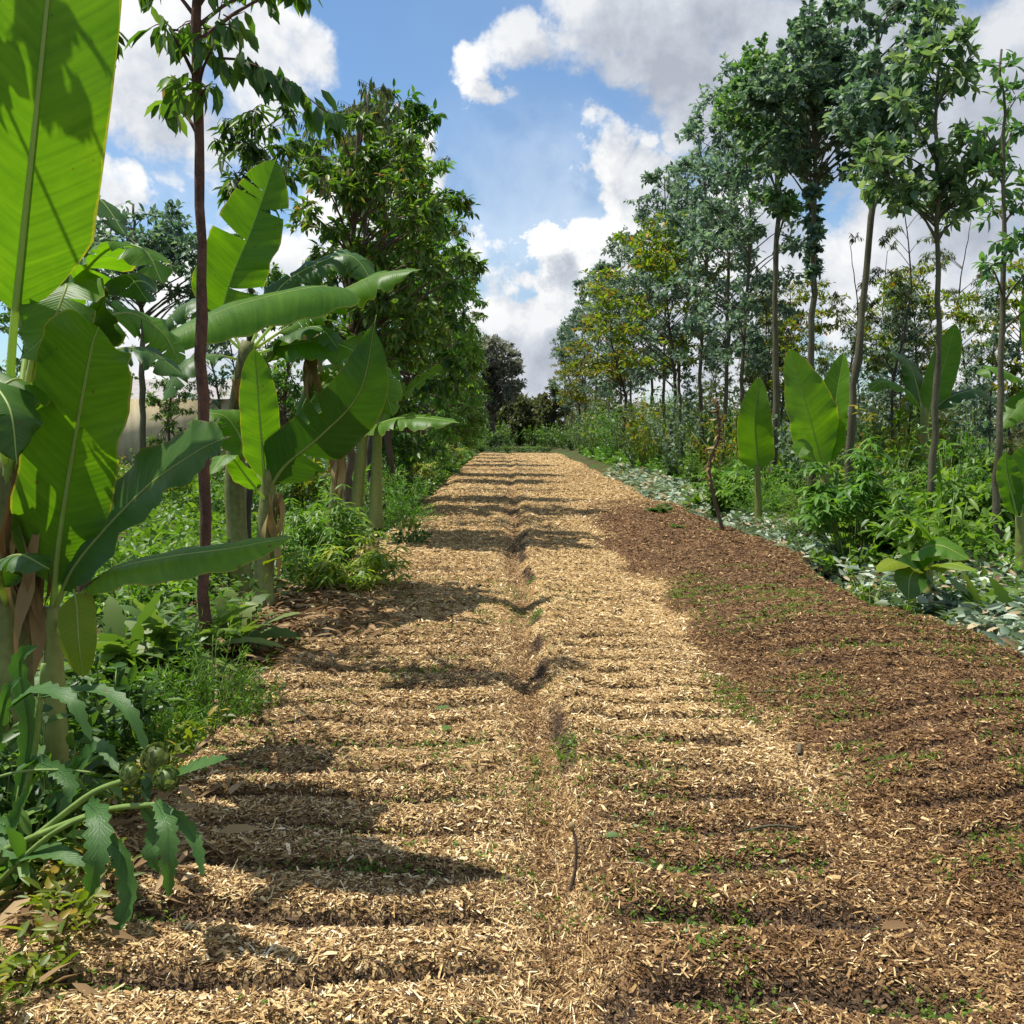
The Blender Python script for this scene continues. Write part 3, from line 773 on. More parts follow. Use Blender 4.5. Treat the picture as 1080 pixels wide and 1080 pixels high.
right_banana("short banana plant with pale upright leaves at the right photo edge beside the nearest trunk", 9.4, 1078, [(1078, 600, 1076, 545, .06)],
             [(((1074, 550, 9.4), (1068, 525, 9.4), (1062, 500, 9.4), (1060, 478, 9.4)), .12, (0, -.9, .3), 'banana', K),
              (((1078, 550, 9.4), (1080, 520, 9.4), (1084, 490, 9.4), (1092, 470, 9.4)), .17, (-.2, -.9, .3), 'banana', K),
              (((1078, 552, 9.4), (1095, 520, 9.3), (1120, 500, 9.2), (1150, 505, 9.1)), .17, (0, -.4, .9), 'banana', K)])
right_banana("low sprawling banana sucker with yellow-edged leaves lying over the silver leaf litter", 8.9, 978, [(978, 625, 980, 590, .05)],
             [(((980, 598, 8.9), (985, 575, 8.8), (968, 552, 8.6), (948, 540, 8.4)), .15, (0, -.5, .9), 'banana', dict(petiole=.1, fold=.15, wave=.05, droop=.2)),
              (((978, 600, 8.9), (965, 585, 8.7), (990, 575, 8.5), (1022, 590, 8.3)), .15, (0, -.6, .8), 'banana', dict(petiole=.1, fold=.1, wave=.05, droop=.3)),
              (((980, 600, 8.9), (960, 598, 8.5), (945, 592, 8.2), (925, 603, 8.0)), .10, (0, -.4, .9), 'banana_yellow', dict(petiole=.1, fold=.1, wave=.06, droop=.3, n=22, rib=.006)),
              (((982, 600, 8.9), (985, 600, 8.5), (1000, 594, 8.2), (1032, 602, 8.0)), .09, (0, -.4, .9), 'banana_yellow', dict(petiole=.1, fold=.1, wave=.06, droop=.3, n=22, rib=.006)),
              (((978, 602, 8.9), (970, 600, 8.6), (960, 608, 8.3), (958, 632, 8.1)), .16, (0, -.9, .4), 'banana_dark', dict(petiole=.1, fold=.1, wave=.05))])
right_banana("banana leaves reaching in from the right photo edge above the ferny bushes", 13.5, 1092, [(1100, 540, 1098, 430, .08)],
             [(((1098, 440, 13.5), (1080, 405, 13.5), (1050, 388, 13.4), (1030, 395, 13.4)), .22, (0, -.4, .9), 'banana', dict(petiole=.15, fold=.1, wave=.06, droop=.4, tears=2)),
              (((1098, 440, 13.5), (1092, 420, 13.3), (1078, 425, 13.2), (1056, 452, 13.1)), .2, (0, -.5, .9), 'banana', dict(petiole=.15, fold=.1, wave=.06, droop=.3)),
              (((1098, 440, 13.5), (1100, 380, 13.5), (1094, 330, 13.5), (1088, 300, 13.5)), .24, (-.3, -.9, .3), 'banana', K)])


# ------------------------------------------------------------------ trees
def clumps_round(h0, h1, R, n, cr, sq=1.0):
    """clump centres filling an egg between h0 and h1"""
    out = []
    for i in range(n):
        z = rng.uniform(0, 1); prof = math.sin(PI * min(max(.12 + .8 * z, 0), 1)) ** .6
        a = rng.uniform(0, 2 * PI); r = R * prof * math.sqrt(rng.uniform(.05, 1))
        k = cr * rng.uniform(.65, 1.2)
        out.append((np.array([r * math.cos(a), r * math.sin(a), h0 + (h1 - h0) * z]), np.array([k, k, k * .75 * sq])))
    return out


def grow(root, trunk, r0, r1, clumps, bark, leaf, twigs=8, nl=10, L=.11, W=.055, tpl=OVAL, droop=.3, jit=.8, outward=.5, twigr=.006, sides=8, upness=1.0, branch=True, stalkdrop=0.0):
    """trunk: list of points local to root; clumps: [(centre, radii)] -> children trunk, crown"""
    tb, cb = MB(), MB()
    c = spline(trunk, 26); t = np.linspace(0, 1, 26)
    c[1:, :2] += rng.normal(0, r0 * .22, (25, 2))
    tube(tb, c, (1 + rng.normal(0, .06, 26)) * (r0 + (r1 - r0) * t ** .9 + r0 * .35 * np.exp(-(t / .05) ** 2)), sides)
    zt = c[:, 2]
    for cen, rad in clumps:
        hd = math.hypot(cen[0] - np.interp(cen[2], zt, c[:, 0]), cen[1] - np.interp(cen[2], zt, c[:, 1]))
        za = min(max(cen[2] - .55 * hd - .1, zt[0] + .35 * (zt[-1] - zt[0])), zt[-1])
        p0 = np.array([np.interp(za, zt, c[:, 0]), np.interp(za, zt, c[:, 1]), za])
        rr = (r0 + (r1 - r0) * (za - zt[0]) / max(zt[-1] - zt[0], .1)) * .5
        if branch:
            mid = (p0 + cen) / 2 + np.array([0, 0, .08 * hd]) + rng.normal(0, .04, 3) * hd
            tube(tb, spline([p0, mid, cen], 6), np.linspace(max(rr, twigr * 1.5), twigr, 6), 5)
        u = rdir(twigs, -.75, 1.0) * (rng.uniform(.35, 1, (twigs, 1)) ** .5)
        end = cen + u * rad
        st = cen + u * rad * .1 + rng.normal(0, .02, (twigs, 3))
        for a, b in zip(st, end):
            mid = (a + b) / 2 + np.array([0, 0, .08 * np.linalg.norm(b - a)])
            tube(tb, np.array([a, mid, b]), [twigr, twigr * .75, twigr * .4], 3)
        s = np.tile(np.linspace(.25, 1.0, nl), twigs) + rng.normal(0, .05, twigs * nl)
        A = np.repeat(st, nl, 0); B = np.repeat(end, nl, 0); td = norm(B - A)
        base = A + (B - A) * s[:, None]
        d = td * outward + rdir(len(base)) * jit + np.array([0, 0, -droop])
        up = rdir(len(base)) * .7 + np.array([0, 0, upness])
        sc = rng.uniform(.65, 1.2, len(base))
        leafs(cb, base + np.array([0, 0, -stalkdrop]), d, up, L * sc, W * sc, tpl)
    tb.build("trunk", bark, root, smooth=True)
    cb.build("crown", leaf, root)
    return root


def px_tree(label, d, tpx, group, name="eucalyptus_tree", cat="tree"):
    b = P(*tpx[0], d); x = b[0]
    r = thing(name, label, cat, (x, d, gz(x, d) - .03), group)
    pts = [P(px, py, d) - np.array(r.location) for px, py in tpx]
    pts[0][2] = 0
    return r, pts


def px_clumps(root, d, items, depth=.5):
    """(px, py, radius px) -> clumps, spread in depth"""
    out = []
    for px, py, rp in items:
        dd = d + rng.uniform(-depth, depth)
        rad = rp * d / 1080
        out.append((P(px, py, dd) - np.array(root.location), np.array([rad, rad * 1.1, rad * .85])))
    return out


def fill_disc(cx, cy, rx, ry, n, rp, hole=None):
    out = []
    while len(out) < n:
        a = rng.uniform(0, 2 * PI); r = math.sqrt(rng.uniform(0, 1))
        out.append((cx + rx * r * math.cos(a), cy + ry * r * math.sin(a), rp * rng.uniform(.7, 1.25)))
    return out


GE = "slim silver-leaved eucalyptus row along the right side"
# the five near trunks on the right
r, tr = px_tree("nearest right-hand eucalyptus, thin dark trunk and sparse top leaves at the photo edge", 10.9, [(1056, 640), (1050, 520), (1056, 380), (1060, 200), (1056, 52)], GE)
grow(r, tr, .055, .012, px_clumps(r, 10.9, [(1055, 70, 20), (1058, 95, 22), (1060, 130, 26), (1072, 175, 24), (1048, 180, 20), (1075, 215, 22), (1062, 250, 18), (1085, 130, 24), (1090, 200, 24), (1080, 290, 22), (1090, 320, 26), (1040, 140, 20), (1050, 220, 22), (1075, 100, 24), (1080, 250, 24), (1045, 280, 16)], .3),
     M['bark_euc'], M['euc_green'], twigs=5, nl=6, L=.14, W=.065, droop=.05, tpl=OVAL)
r, tr = px_tree("second eucalyptus from the right edge, big bright leaves in a loose open crown", 12.6, [(983, 620), (984, 500), (990, 330), (988, 160), (990, 30)], GE)
grow(r, tr, .06, .015, px_clumps(r, 12.6, fill_disc(985, 165, 66, 66, 20, 25) + fill_disc(988, 75, 42, 45, 9, 22) + fill_disc(940, 192, 36, 26, 7, 22) + [(1030, 210, 24), (1035, 170, 24), (990, 20, 14)], .6),
     M['bark_euc'], M['euc_big'], twigs=7, nl=8, L=.165, W=.085, droop=.0, tpl=OVAL)
r, tr = px_tree("leaning pale eucalyptus trunk third from the right edge rising into the dense dark crown", 15.3, [(893, 540), (903, 400), (918, 240), (926, 130), (926, 20)], GE)
grow(r, tr, .07, .03, px_clumps(r, 15.3, fill_disc(928, 115, 48, 62, 36, 26) + fill_disc(945, 20, 50, 26, 8, 22) + [(925, 205, 14), (980, 10, 22)], .9),
     M['bark_euc'], M['euc'], twigs=9, nl=11, L=.135, W=.075, droop=.15, tpl=ROUND)
r, tr = px_tree("straight eucalyptus whose trunk is sleeved in small leaves below the big rounded dark crown", 17.8, [(856, 540), (857, 400), (858, 250), (860, 120), (862, 20)], GE)
grow(r, tr, .075, .025, px_clumps(r, 17.8, fill_disc(862, 115, 66, 78, 66, 24) + fill_disc(870, 40, 42, 40, 16, 22) + [(858, y, 9) for y in range(205, 300, 14)], 1.1),
     M['bark_euc'], M['euc'], twigs=10, nl=12, L=.13, W=.075, droop=.15, tpl=ROUND)
r, tr = px_tree("slim pale eucalyptus trunk carrying the left lit half of the big rounded crown", 20.2, [(816, 520), (818, 400), (819, 260), (822, 150), (826, 60)], GE)
grow(r, tr, .08, .025, px_clumps(r, 20.2, fill_disc(818, 118, 48, 62, 50, 21) + fill_disc(800, 105, 34, 46, 14, 17) + fill_disc(818, 208, 22, 18, 5, 14), 1.0),
     M['bark_euc'], M['euc_green'], twigs=9, nl=11, L=.135, W=.075, droop=.15, tpl=ROUND)

# prototypes for the rest of the rows; local heights in metres
def proto(name, label, group, H, r0, bark, leaf, clumps, wob=.15, **kw):
    o = thing(name, label, "tree", (0, 0, 0), group)
    tr = [np.array([0, 0, 0]), np.array([rng.normal(0, wob), rng.normal(0, wob), H * .35]), np.array([rng.normal(0, wob), rng.normal(0, wob), H * .7]), np.array([rng.normal(0, wob), rng.normal(0, wob), H])]
    grow(o, tr, r0, r0 * .2, clumps, bark, leaf, **kw)
    return o


class Placer:
    def __init__(self, protos): self.p = protos; self.used = [False] * len(protos)

    def put(self, k, loc, rz, s, label, group):
        if not self.used[k]:
            o = self.p[k]; self.used[k] = True
            o.location = loc; o.rotation_euler = (0, 0, rz); o.scale = (s, s, s) if not isinstance(s, tuple) else s
            o["label"] = label; o["group"] = group
            return o
        return dup(self.p[k], loc, rz, s, label, group)

    def finish(self):
        for o, u in zip(self.p, self.used):
            if not u:
                for ch in list(o.children): bpy.data.objects.remove(ch)
                bpy.data.objects.remove(o)


eucs = Placer([proto("eucalyptus_tree", "x", "x", 8.8, .06, M['bark_euc'], M['euc_far'], clumps_round(2.9, 8.9, 1.15, 54, .40), twigs=8, nl=9, L=.16, W=.085, tpl=DIAM, droop=.15) for _ in range(3)])
lances = Placer([proto("narrow_leaf_tree", "x", "x", 8.5, .055, M['bark_dark'], M['lance'], clumps_round(3.3, 8.8, 1.15, 26, .36), twigs=6, nl=9, L=.18, W=.035, tpl=DIAM, droop=1.1, outward=.3) for _ in range(3)])
avos = Placer([proto("broad_leaf_tree", "x", "x", 7.0, .08, M['bark_brown'], M[k], clumps_round(.9, 7.2, 1.2, 66, .42), twigs=8, nl=9, L=.19, W=.075, tpl=OVAL, droop=.6) for k in ('avo_mid', 'avo_mid', 'avo')])
yels = Placer([proto("yellow_green_tree", "x", "x", 5.6, .06, M['bark_dark'], M['yellowgreen'], [(c, r * np.array([1.3, 1.3, .35])) for c, r in clumps_round(2.6, 5.9, 1.7, 40, .5)], twigs=9, nl=9, L=.16, W=.07, tpl=DIAM, droop=.15) for _ in range(2)])

# right row beyond the near five
for i, (d, px) in enumerate(((22.8, 786), (25.2, 762), (27.8, 742), (31, 722), (34.5, 702), (38.5, 684), (43, 668), (48, 654), (54, 640), (60, 630), (67, 618), (74, 607), (82, 600), (90, 595))):
    x = GX(px, d)
    k = [0, 1, 0, 2, 1, 0, 2, 1, 2, 0, 1, 0, 2, 1][i]
    eucs.put(k, (x, d, gz(x, d)), rng.uniform(0, 6.28), float(rng.uniform(.95, 1.12)) * (1.0 if d < 40 else 1.12),
             ["bluish open-crowned eucalyptus just left of the big rounded crown", "tall thin eucalyptus standing left of the bluish open-crowned one"][i] if i < 2 else
             "thin eucalyptus in the right-hand row receding beside the path", GE if i < 2 else "receding right-hand row of thin eucalyptus")
# yellow-green trees
YG = "yellow-green trees on the right"
for (px, d, s, lab) in ((700, 30, 1.25, "flat-branched yellow-green tree overhanging the right row in mid distance"), (650, 44, 1.35, "yellow-green tree with orange tints low beside the far right row"),
                        (960, 24, .85, "yellow-green tree with orange tips behind the two right-hand trunks"), (830, 30, .95, "yellow-green spreading tree low behind the slim pale trunks"),
                        (612, 62, 1.1, "olive bushy tree beside the far end of the path on the right"), (1075, 19, .75, "yellow-green small tree at the right photo edge")):
    x = GX(px, d); yels.put(len(lab) % 2, (x, d, gz(x, d)), rng.uniform(0, 6.28), s, lab, YG)
# grove behind on the right
spots = []
for i in range(42):
    d = 19 + 1.15 * i + rng.uniform(-.5, .5)
    px = rng.uniform(655 + 0, 1085)
    x = GX(px, d)
    if x < 6.6: x = 6.6 + rng.uniform(0, 2.5)
    spots.append((x, d))
for i, (x, d) in enumerate(spots):
    if i % 3 == 0:
        eucs.put(i % 9 // 3, (x, d, gz(x, d)), rng.uniform(0, 6.28), float(rng.uniform(.42, .62)), "thin grey-green eucalyptus in the grove behind the right-hand row", "grove of thin eucalyptus on the right")
    else:
        lances.put(i % 3, (x, d, gz(x, d)), rng.uniform(0, 6.28), float(rng.uniform(.5, .8)), "dark thin tree with hanging narrow leaves in the grove on the right", "grove of dark narrow-leaved trees on the right")

# left: pole tree with drooping broad leaves at the top
r, tr = px_tree("straight dark reddish trunk on the left with drooping broad leaves at the photo's top", 7.0, [(216, 700), (215, 450), (212, 200), (206, 0), (200, -220)], "left-hand row of trees", "broad_leaf_tree")
grow(r, tr, .042, .03, px_clumps(r, 7.0, [(205, 22, 40), (178, 30, 28), (232, 24, 30), (190, 95, 24), (215, 95, 26), (222, 55, 22), (200, -30, 45), (160, -20, 40), (240, -20, 40), (180, 110, 18), (278, -14, 22), (312, -16, 16)], .25),
     M['bark_red'], M['avo_mid'], twigs=5, nl=4, L=.18, W=.072, droop=.9, outward=.45, jit=.6, tpl=OVAL)
# its long side branch: hangs over (250,60) to (350,130)
cbm, tbm = MB(), MB()
bp = spline([P(214, 62, 7) - np.array(r.location), P(255, 64, 7) - np.array(r.location), P(300, 86, 6.9) - np.array(r.location), P(350, 122, 6.8) - np.array(r.location)], 12)
tube(tbm, bp, np.linspace(.011, .004, 12), 5)
tbm.build("branch", M['bark_red'], r, smooth=True)
nl_ = 52
i = rng.integers(3, 12, nl_); base = bp[i] + rng.normal(0, .025, (nl_, 3))
leafs(cbm, base, rdir(nl_) * .5 + np.array([.25, 0, -1.0]), rdir(nl_) * .5 + np.array([0, -1.0, .3]), rng.uniform(.13, .22, nl_), rng.uniform(.06, .085, nl_), OVAL)
cbm.build("branch_leaves", M['avo'], r)

r, tr = px_tree("reddish-brown trunk at left rising behind the big banana leaves", 7.3, [(90, 690), (89, 560), (80, 330), (75, 215), (68, -40)], "left-hand row of trees", "broad_leaf_tree")
grow(r, tr, .05, .03, px_clumps(r, 7.3, [(70, 10, 40), (110, 40, 14), (60, -40, 60), (10, 20, 50), (-30, 60, 60), (30, -60, 60)], .4) + px_clumps(r, 4.1, [(-120, -200, 24), (-90, -330, 26)], .25), M['bark_red'], M['avo'], twigs=7, nl=6, L=.20, W=.085, droop=1.0, outward=.3, jit=.5, tpl=OVAL)  # last two clumps are out of view, added to cast leaf shadows on the banana

LG = "left-hand row of trees"
r, tr = px_tree("slim dark-leaved tree just right of the reddish trunk, behind the erect banana leaf", 10.6, [(262, 640), (264, 420), (262, 280), (266, 125)], LG, "broad_leaf_tree")
grow(r, tr, .045, .012, px_clumps(r, 10.6, fill_disc(265, 165, 36, 40, 14, 20) + fill_disc(252, 235, 24, 40, 7, 20) + [(266, 118, 14), (300, 120, 16)], .4), M['bark_dark'], M['avo'], twigs=6, nl=6, L=.17, W=.05, droop=.6, outward=.4, jit=.6, tpl=OVAL)
r, tr = px_tree("large bushy left tree with reddish new leaves, one branch reaching over the path", 15.2, [(366, 560), (368, 430), (372, 300), (380, 120)], LG, "broad_leaf_tree")
grow(r, tr, .09, .03, px_clumps(r, 15.2, fill_disc(378, 250, 76, 105, 44, 20) + fill_disc(375, 175, 66, 55, 20, 17) + fill_disc(425, 330, 42, 70, 20, 18) + [(452, 220, 16), (470, 212, 15), (486, 210, 11), (448, 268, 16), (470, 278, 16), (490, 276, 12), (505, 282, 8), (410, 195, 18)], 1.1),
     M['bark_brown'], M['avo_mid'], twigs=9, nl=10, L=.155, W=.06, droop=.6, tpl=OVAL)
r, tr = px_tree("taller tree with fine hanging leaves poking above the bushy left crown", 18.0, [(392, 540), (390, 400), (384, 250), (388, 100)], LG, "narrow_leaf_tree")
grow(r, tr, .08, .02, px_clumps(r, 18.0, fill_disc(385, 165, 50, 60, 24, 20) + fill_disc(395, 120, 38, 30, 10, 15) + fill_disc(340, 170, 40, 45, 12, 18), 1.0),
     M['bark_dark'], M['lance'], twigs=7, nl=9, L=.17, W=.036, droop=1.4, outward=.2, jit=.4, tpl=LANCE)
r, tr = px_tree("silvery eucalyptus glimpsed between the banana leaves on the left", 19.5, [(150, 560), (150, 420), (148, 300), (140, 215)], LG, "eucalyptus_tree")
grow(r, tr, .08, .02, px_clumps(r, 19.5, fill_disc(145, 270, 62, 62, 40, 22) + fill_disc(205, 290, 40, 45, 14, 20), 1.0), M['bark_euc'], M['euc'], twigs=9, nl=10, L=.14, W=.07, droop=.1, tpl=OVAL)
for i, (d, px) in enumerate(((20.5, 414), (23.5, 430), (27, 443), (31, 456), (35.5, 464), (40, 472), (45, 479), (50, 486), (56, 491), (62, 496), (70, 500), (78, 505))):
    x = GX(px, d)
    s = float(rng.uniform(.95, 1.15)) * [1.0, 1.0, 1.02, 1.05, 1.08, 1.1, 1.1, .95, .85, .75, .7, .7][i]
    (lances if i in (2, 5) else avos).put([2, 0, 1, 1, 0, 2, 0, 1, 0, 1, 0, 2][i], (x, d, gz(x, d)), rng.uniform(0, 6.28), s,
        "leafy tree in the left-hand row receding beside the path", "receding left-hand row of leafy trees")
for i, (px, d, s) in enumerate(((20, 24, .9), (95, 27, .8), (225, 26, .85), (300, 28, 1.0), (250, 33, 1.0), (340, 36, 1.05), (180, 36, .9), (120, 40, .9), (60, 40, 1.0), (285, 42, 1.1), (365, 48, 1.1))):
    x = GX(px, d)
    (avos, lances, eucs)[i % 3].put(i % 3, (x, d, gz(x, d)), rng.uniform(0, 6.28), s * .8, "slender tree standing in the field beyond the left-hand bananas", "slender trees in the left field")

# far trees at the end of the path
r, tr = px_tree("large grey thin-leaved tree towering over the far end of the path", 84, [(520, 474), (518, 440), (515, 400), (512, 370)], "trees at the far end", "grey_tree")
grow(r, tr, .4, .08, px_clumps(r, 84, fill_disc(522, 398, 27, 38, 70, 7) + fill_disc(534, 392, 16, 30, 30, 5) + [(540, 372, 5), (536, 364, 5), (512, 356, 6), (546, 385, 5), (520, 358, 6), (544, 410, 5)], 2.5),
     M['bark_dark'], M['grey_leaf'], twigs=9, nl=9, L=.36, W=.15, tpl=DIAM, droop=.3, twigr=.02)
for (px, d, top, w, lab) in ((549, 98, 418, 12, "dark round tree closing the view at the very end of the path"), (566, 102, 416, 12, "dark tree right of the round one at the end of the path"), (533, 104, 424, 11, "dark low tree under the grey tree at the path's end"), (584, 96, 405, 14, "tall dark tree where the right row meets the path's end")):
    r, tr = px_tree(lab, d, [(px, 470), (px, 450), (px, 435), (px, top + 6)], "trees at the far end", "dark_tree")
    grow(r, tr, .3, .1, px_clumps(r, d, fill_disc(px, (top + 462) / 2, w, (462 - top) / 2, 46, 5), 2.0), M['bark_dark'], M['far_dark'], twigs=8, nl=9, L=.42, W=.2, tpl=DIAM, droop=.3, twigr=.03)
for pl in (eucs, lances, avos, yels): pl.finish()
mb = MB(); tb_ = MB()
for i in range(230):
    a = rng.uniform(-1, 1); x = math.copysign(10 + 105 * abs(a), a) if i > 26 else rng.uniform(-12, 12); d = rng.uniform(100, 135)
    H = rng.uniform(3.5, 7.5) * (1.0 if abs(x) > 12 else 1.05); R_ = rng.uniform(1.6, 3.2)
    n_ = 260; u = rdir(n_) * (rng.uniform(.2, 1, (n_, 1)) ** .4)
    base = np.array([x, d, H * .52]) + u * np.array([R_, R_, H * .5])
    leafs(mb, base, rdir(n_), UPV + rdir(n_), rng.uniform(.4, .8, n_), rng.uniform(.25, .45, n_), DIAM)
tag(mb.build("far_woods", M['far_dark']), "distant dark woods closing the horizon behind the grove and field", "woods", kind="stuff")


# ------------------------------------------------------------------ undergrowth plants
def feathery(label, loc, group, R=.45, H=.75, n=70, mat='feather', leaflet=.035, s=1.0):
    r = thing("feathery_bush", label, "bush", loc, group)
    sb, fb = MB(), MB()
    for k in range(n):
        a = rng.uniform(0, 2 * PI); q = math.sqrt(rng.uniform(0, 1))
        end = np.array([R * q * math.cos(a), R * q * math.sin(a), H * (1.05 - .55 * q * q) * rng.uniform(.55, 1.05)])
        p0 = np.array([.1 * R * math.cos(a), .1 * R * math.sin(a), 0])
        c = spline([p0, p0 * .4 + end * .5 + np.array([0, 0, .12 * H]), end], 12)
        tube(sb, c[::2], np.linspace(.006, .002, 6), 3)
        m = 26; i = rng.integers(4, 12, m)
        base = c[i] + rng.normal(0, .012, (m, 3))
        leafs(fb, base, rdir(m) + np.array([math.cos(a) * .4, math.sin(a) * .4, .25]), rdir(m), leaflet * rng.uniform(1.0, 2.4, m), leaflet * .28, DIAM)
    sb.build("stem", M['stem_green'], r); fb.build("foliage", M[mat], r)
    return r


LOBE = np.array([.12, .25, .60, .42, .85, .6, 1.0, .68, .95, .6, .78, .45, .5, .25, .03])


def rosette(label, loc, group, n=16, L=.8, W=.22, mat='arti', name="artichoke_plant", cat="plant", up=(.5, 1.3), lobed=True, droop=(.3, .7)):
    r = thing(name, label, cat, loc, group)
    mb = MB(); a = rng.uniform(0, 2 * PI, n); el = rng.uniform(*up, n)
    d = np.stack([np.cos(a) * np.cos(el), np.sin(a) * np.cos(el), np.sin(el)], 1)
    straps(mb, np.stack([np.cos(a) * .03, np.sin(a) * .03, np.zeros(n)], 1), d, L * rng.uniform(.6, 1.1, n), W * rng.uniform(.7, 1.1, n), rng.uniform(*droop, n), S=14 if lobed else 7, wprof=LOBE if lobed else None)
    mb.build("foliage", M[mat], r)
    return r


def leafy(label, loc, group, R=.5, H=.7, stems=26, nl=14, L=.11, W=.05, mat='lush', tpl=OVAL, name="leafy_bush", droop=.3, bare=0.25, star=0, stemmat='stem_green'):
    r = thing(name, label, "bush", loc, group)
    sb, fb = MB(), MB()
    for k in range(stems):
        a = rng.uniform(0, 2 * PI); q = math.sqrt(rng.uniform(0, 1))
        end = np.array([R * q * math.cos(a), R * q * math.sin(a), H * (1.05 - .5 * q * q) * rng.uniform(.65, 1.05)])
        p0 = np.array([.15 * R * math.cos(a), .15 * R * math.sin(a), 0])
        c = spline([p0, p0 * .5 + end * .45 + np.array([0, 0, .1 * H]), end], 14)
        tube(sb, c[::3], np.linspace(.009, .003, 5), 4)
        i = rng.integers(int(14 * bare), 14, nl)
        base = c[i] + rng.normal(0, .01, (nl, 3))
        if star:
            base = base + rdir(nl, -.2, 1) * .08
            cd = rdir(nl, -.2, .5)
            for j in range(star):
                ang = (j / (star - 1) - .5) * 4.2
                sd = norm(np.cross(cd, UPV)); dd = cd * math.cos(ang) + sd * math.sin(ang)
                leafs(fb, base, dd + np.array([0, 0, -droop]), UPV + rdir(nl) * .3, L * rng.uniform(.7, 1.1, nl) * (1 - .12 * abs(ang)), W, LANCE)
        else:
            dd = rdir(nl) * .8 + np.array([math.cos(a) * .6, math.sin(a) * .6, .2 - droop])
            leafs(fb, base, dd, UPV + rdir(nl) * .6, L * rng.uniform(.6, 1.15, nl), W * rng.uniform(.7, 1.1, nl), tpl)
    sb.build("stem", M[stemmat], r); fb.build("foliage", M[mat], r)
    return r


def fern(label, loc, group, n=14, L=.9, mat='lush', name="fern"):
    r = thing(name, label, "fern", loc, group)
    sb, fb = MB(), MB()
    for k in range(n):
        a = rng.uniform(0, 2 * PI); el = rng.uniform(.5, 1.35); l = L * rng.uniform(.6, 1.1)
        d = np.array([math.cos(a) * math.cos(el), math.sin(a) * math.cos(el), math.sin(el)])
        s = np.linspace(0, 1, 16)
        c = d * (l * s)[:, None]; c[:, 2] -= rng.uniform(.3, .6) * l * s ** 2
        tube(sb, c[::3], np.linspace(.006, .002, 6), 3)
        tg = norm(np.gradient(c, axis=0)); sd = norm(np.cross(tg, UPV)); m = np.arange(3, 16)
        for q in (-1, 1):
            for off in (0, .5):
                base = c[m] + tg[m] * (off * l / 15)
                leafs(fb, base, sd[m] * q + tg[m] * .55 + rng.normal(0, .12, (13, 3)), UPV + rng.normal(0, .25, (13, 3)), .26 * l * np.sin(PI * (.15 + .8 * s[m])) * rng.uniform(.8, 1.1, 13), .05 * l, DIAM)
    sb.build("stem", M['stem_green'], r); fb.build("foliage", M[mat], r)
    return r


def at(px, d, dz=0.0):
    x = GX(px, d); return (x, d, gz(x, d) + dz)


LP = "plants along the left edge of the path"
RP = "plants along the right edge of the path"
# left, near
feathery("fine feathery dark-green bush at the left edge of the mulch beside the big banana", at(212, 5.7), LP, .42, .72, 95)
feathery("low feathery tuft in front of the feathery dark-green bush", at(160, 5.2), LP, .32, .5, 55)
rosette("artichoke clump with long jagged leaves behind the feathery bush on the left", at(185, 7.0), LP, 26, 1.0, .24)
rosette("artichoke rosette with silvery jagged leaf tips under the pale hanging banana leaf", at(235, 7.6), LP, 20, .9, .22)
rosette("artichoke plant at the foot of the reddish left trunk", at(120, 6.6), LP, 22, .95, .22)
leafy("bright star-leaved bush overhanging the path left of the dry leaf litter", at(362, 10.2), LP, .62, .85, 34, 9, .20, .032, 'star', star=5, name="star_leaf_bush")
leafy("second yellow-green star-leaved bush behind the one over the leaf litter", at(345, 11.8), LP, .6, .95, 30, 9, .20, .034, 'grass', star=5, name="star_leaf_bush")
leafy("small dark dense bush hugging the left path edge past the star-leaved bush", at(425, 14.2), LP, .45, .62, 34, 16, .08, .04, 'deep')
feathery("tall feathery green plant beside the third banana clump", at(425, 16.5), LP, .6, 1.2, 60, 'feather', .05)
leafy("leafy dark weed at the base of the big left-edge banana", at(40, 4.1), LP, .45, .6, 24, 12, .13, .05, 'deep')
leafy("broad-leaved weed at the bottom-left corner behind the artichoke stems", at(-20, 3.7), LP, .4, .55, 20, 10, .15, .06, 'lush')
leafy("dark leafy weed between the big banana and the feathery tuft", at(105, 5.1), LP, .4, .55, 24, 12, .12, .045, 'deep')
leafy("leafy green plant behind the big banana's hanging yellow leaf", at(130, 8.4), LP, .6, .6, 30, 12, .13, .05, 'grass')
leafy("lush leafy plant left of the young banana's stem", at(200, 9.6), LP, .6, .6, 30, 12, .13, .05, 'lush')
leafy("leafy plant left of the star-leaved bush under the banana leaves", at(315, 10.8), LP, .5, .6, 26, 12, .12, .045, 'lush')

# artichoke in the foreground ----------------------------------------------------
ar = thing("artichoke_plant", "foreground artichoke with green buds on long stems leaning over the mulch", "artichoke", at(-30, 3.55), LP)
B = np.array(ar.location)
for pts, rr in ((((-30, 930, 3.5), (40, 880, 3.4), (95, 838, 3.3), (135, 822, 3.25)), .013),
                (((-40, 920, 3.5), (30, 885, 3.4), (110, 855, 3.25), (172, 848, 3.15)), .012),
                (((-30, 960, 3.5), (35, 895, 3.35), (75, 868, 3.3), (110, 856, 3.25)), .010),
                (((-30, 830, 3.6), (15, 815, 3.6), (60, 812, 3.6), (100, 815, 3.6)), .006),
                (((20, 860, 3.7), (35, 800, 3.7), (42, 745, 3.7), (46, 700, 3.7)), .013)):
    sb = MB(); c = spline([P(*q) - B for q in pts], 14); tube(sb, c, np.linspace(rr, rr * .75, 14), 7)
    sb.build("stem", M['stem_green'], ar, smooth=True)


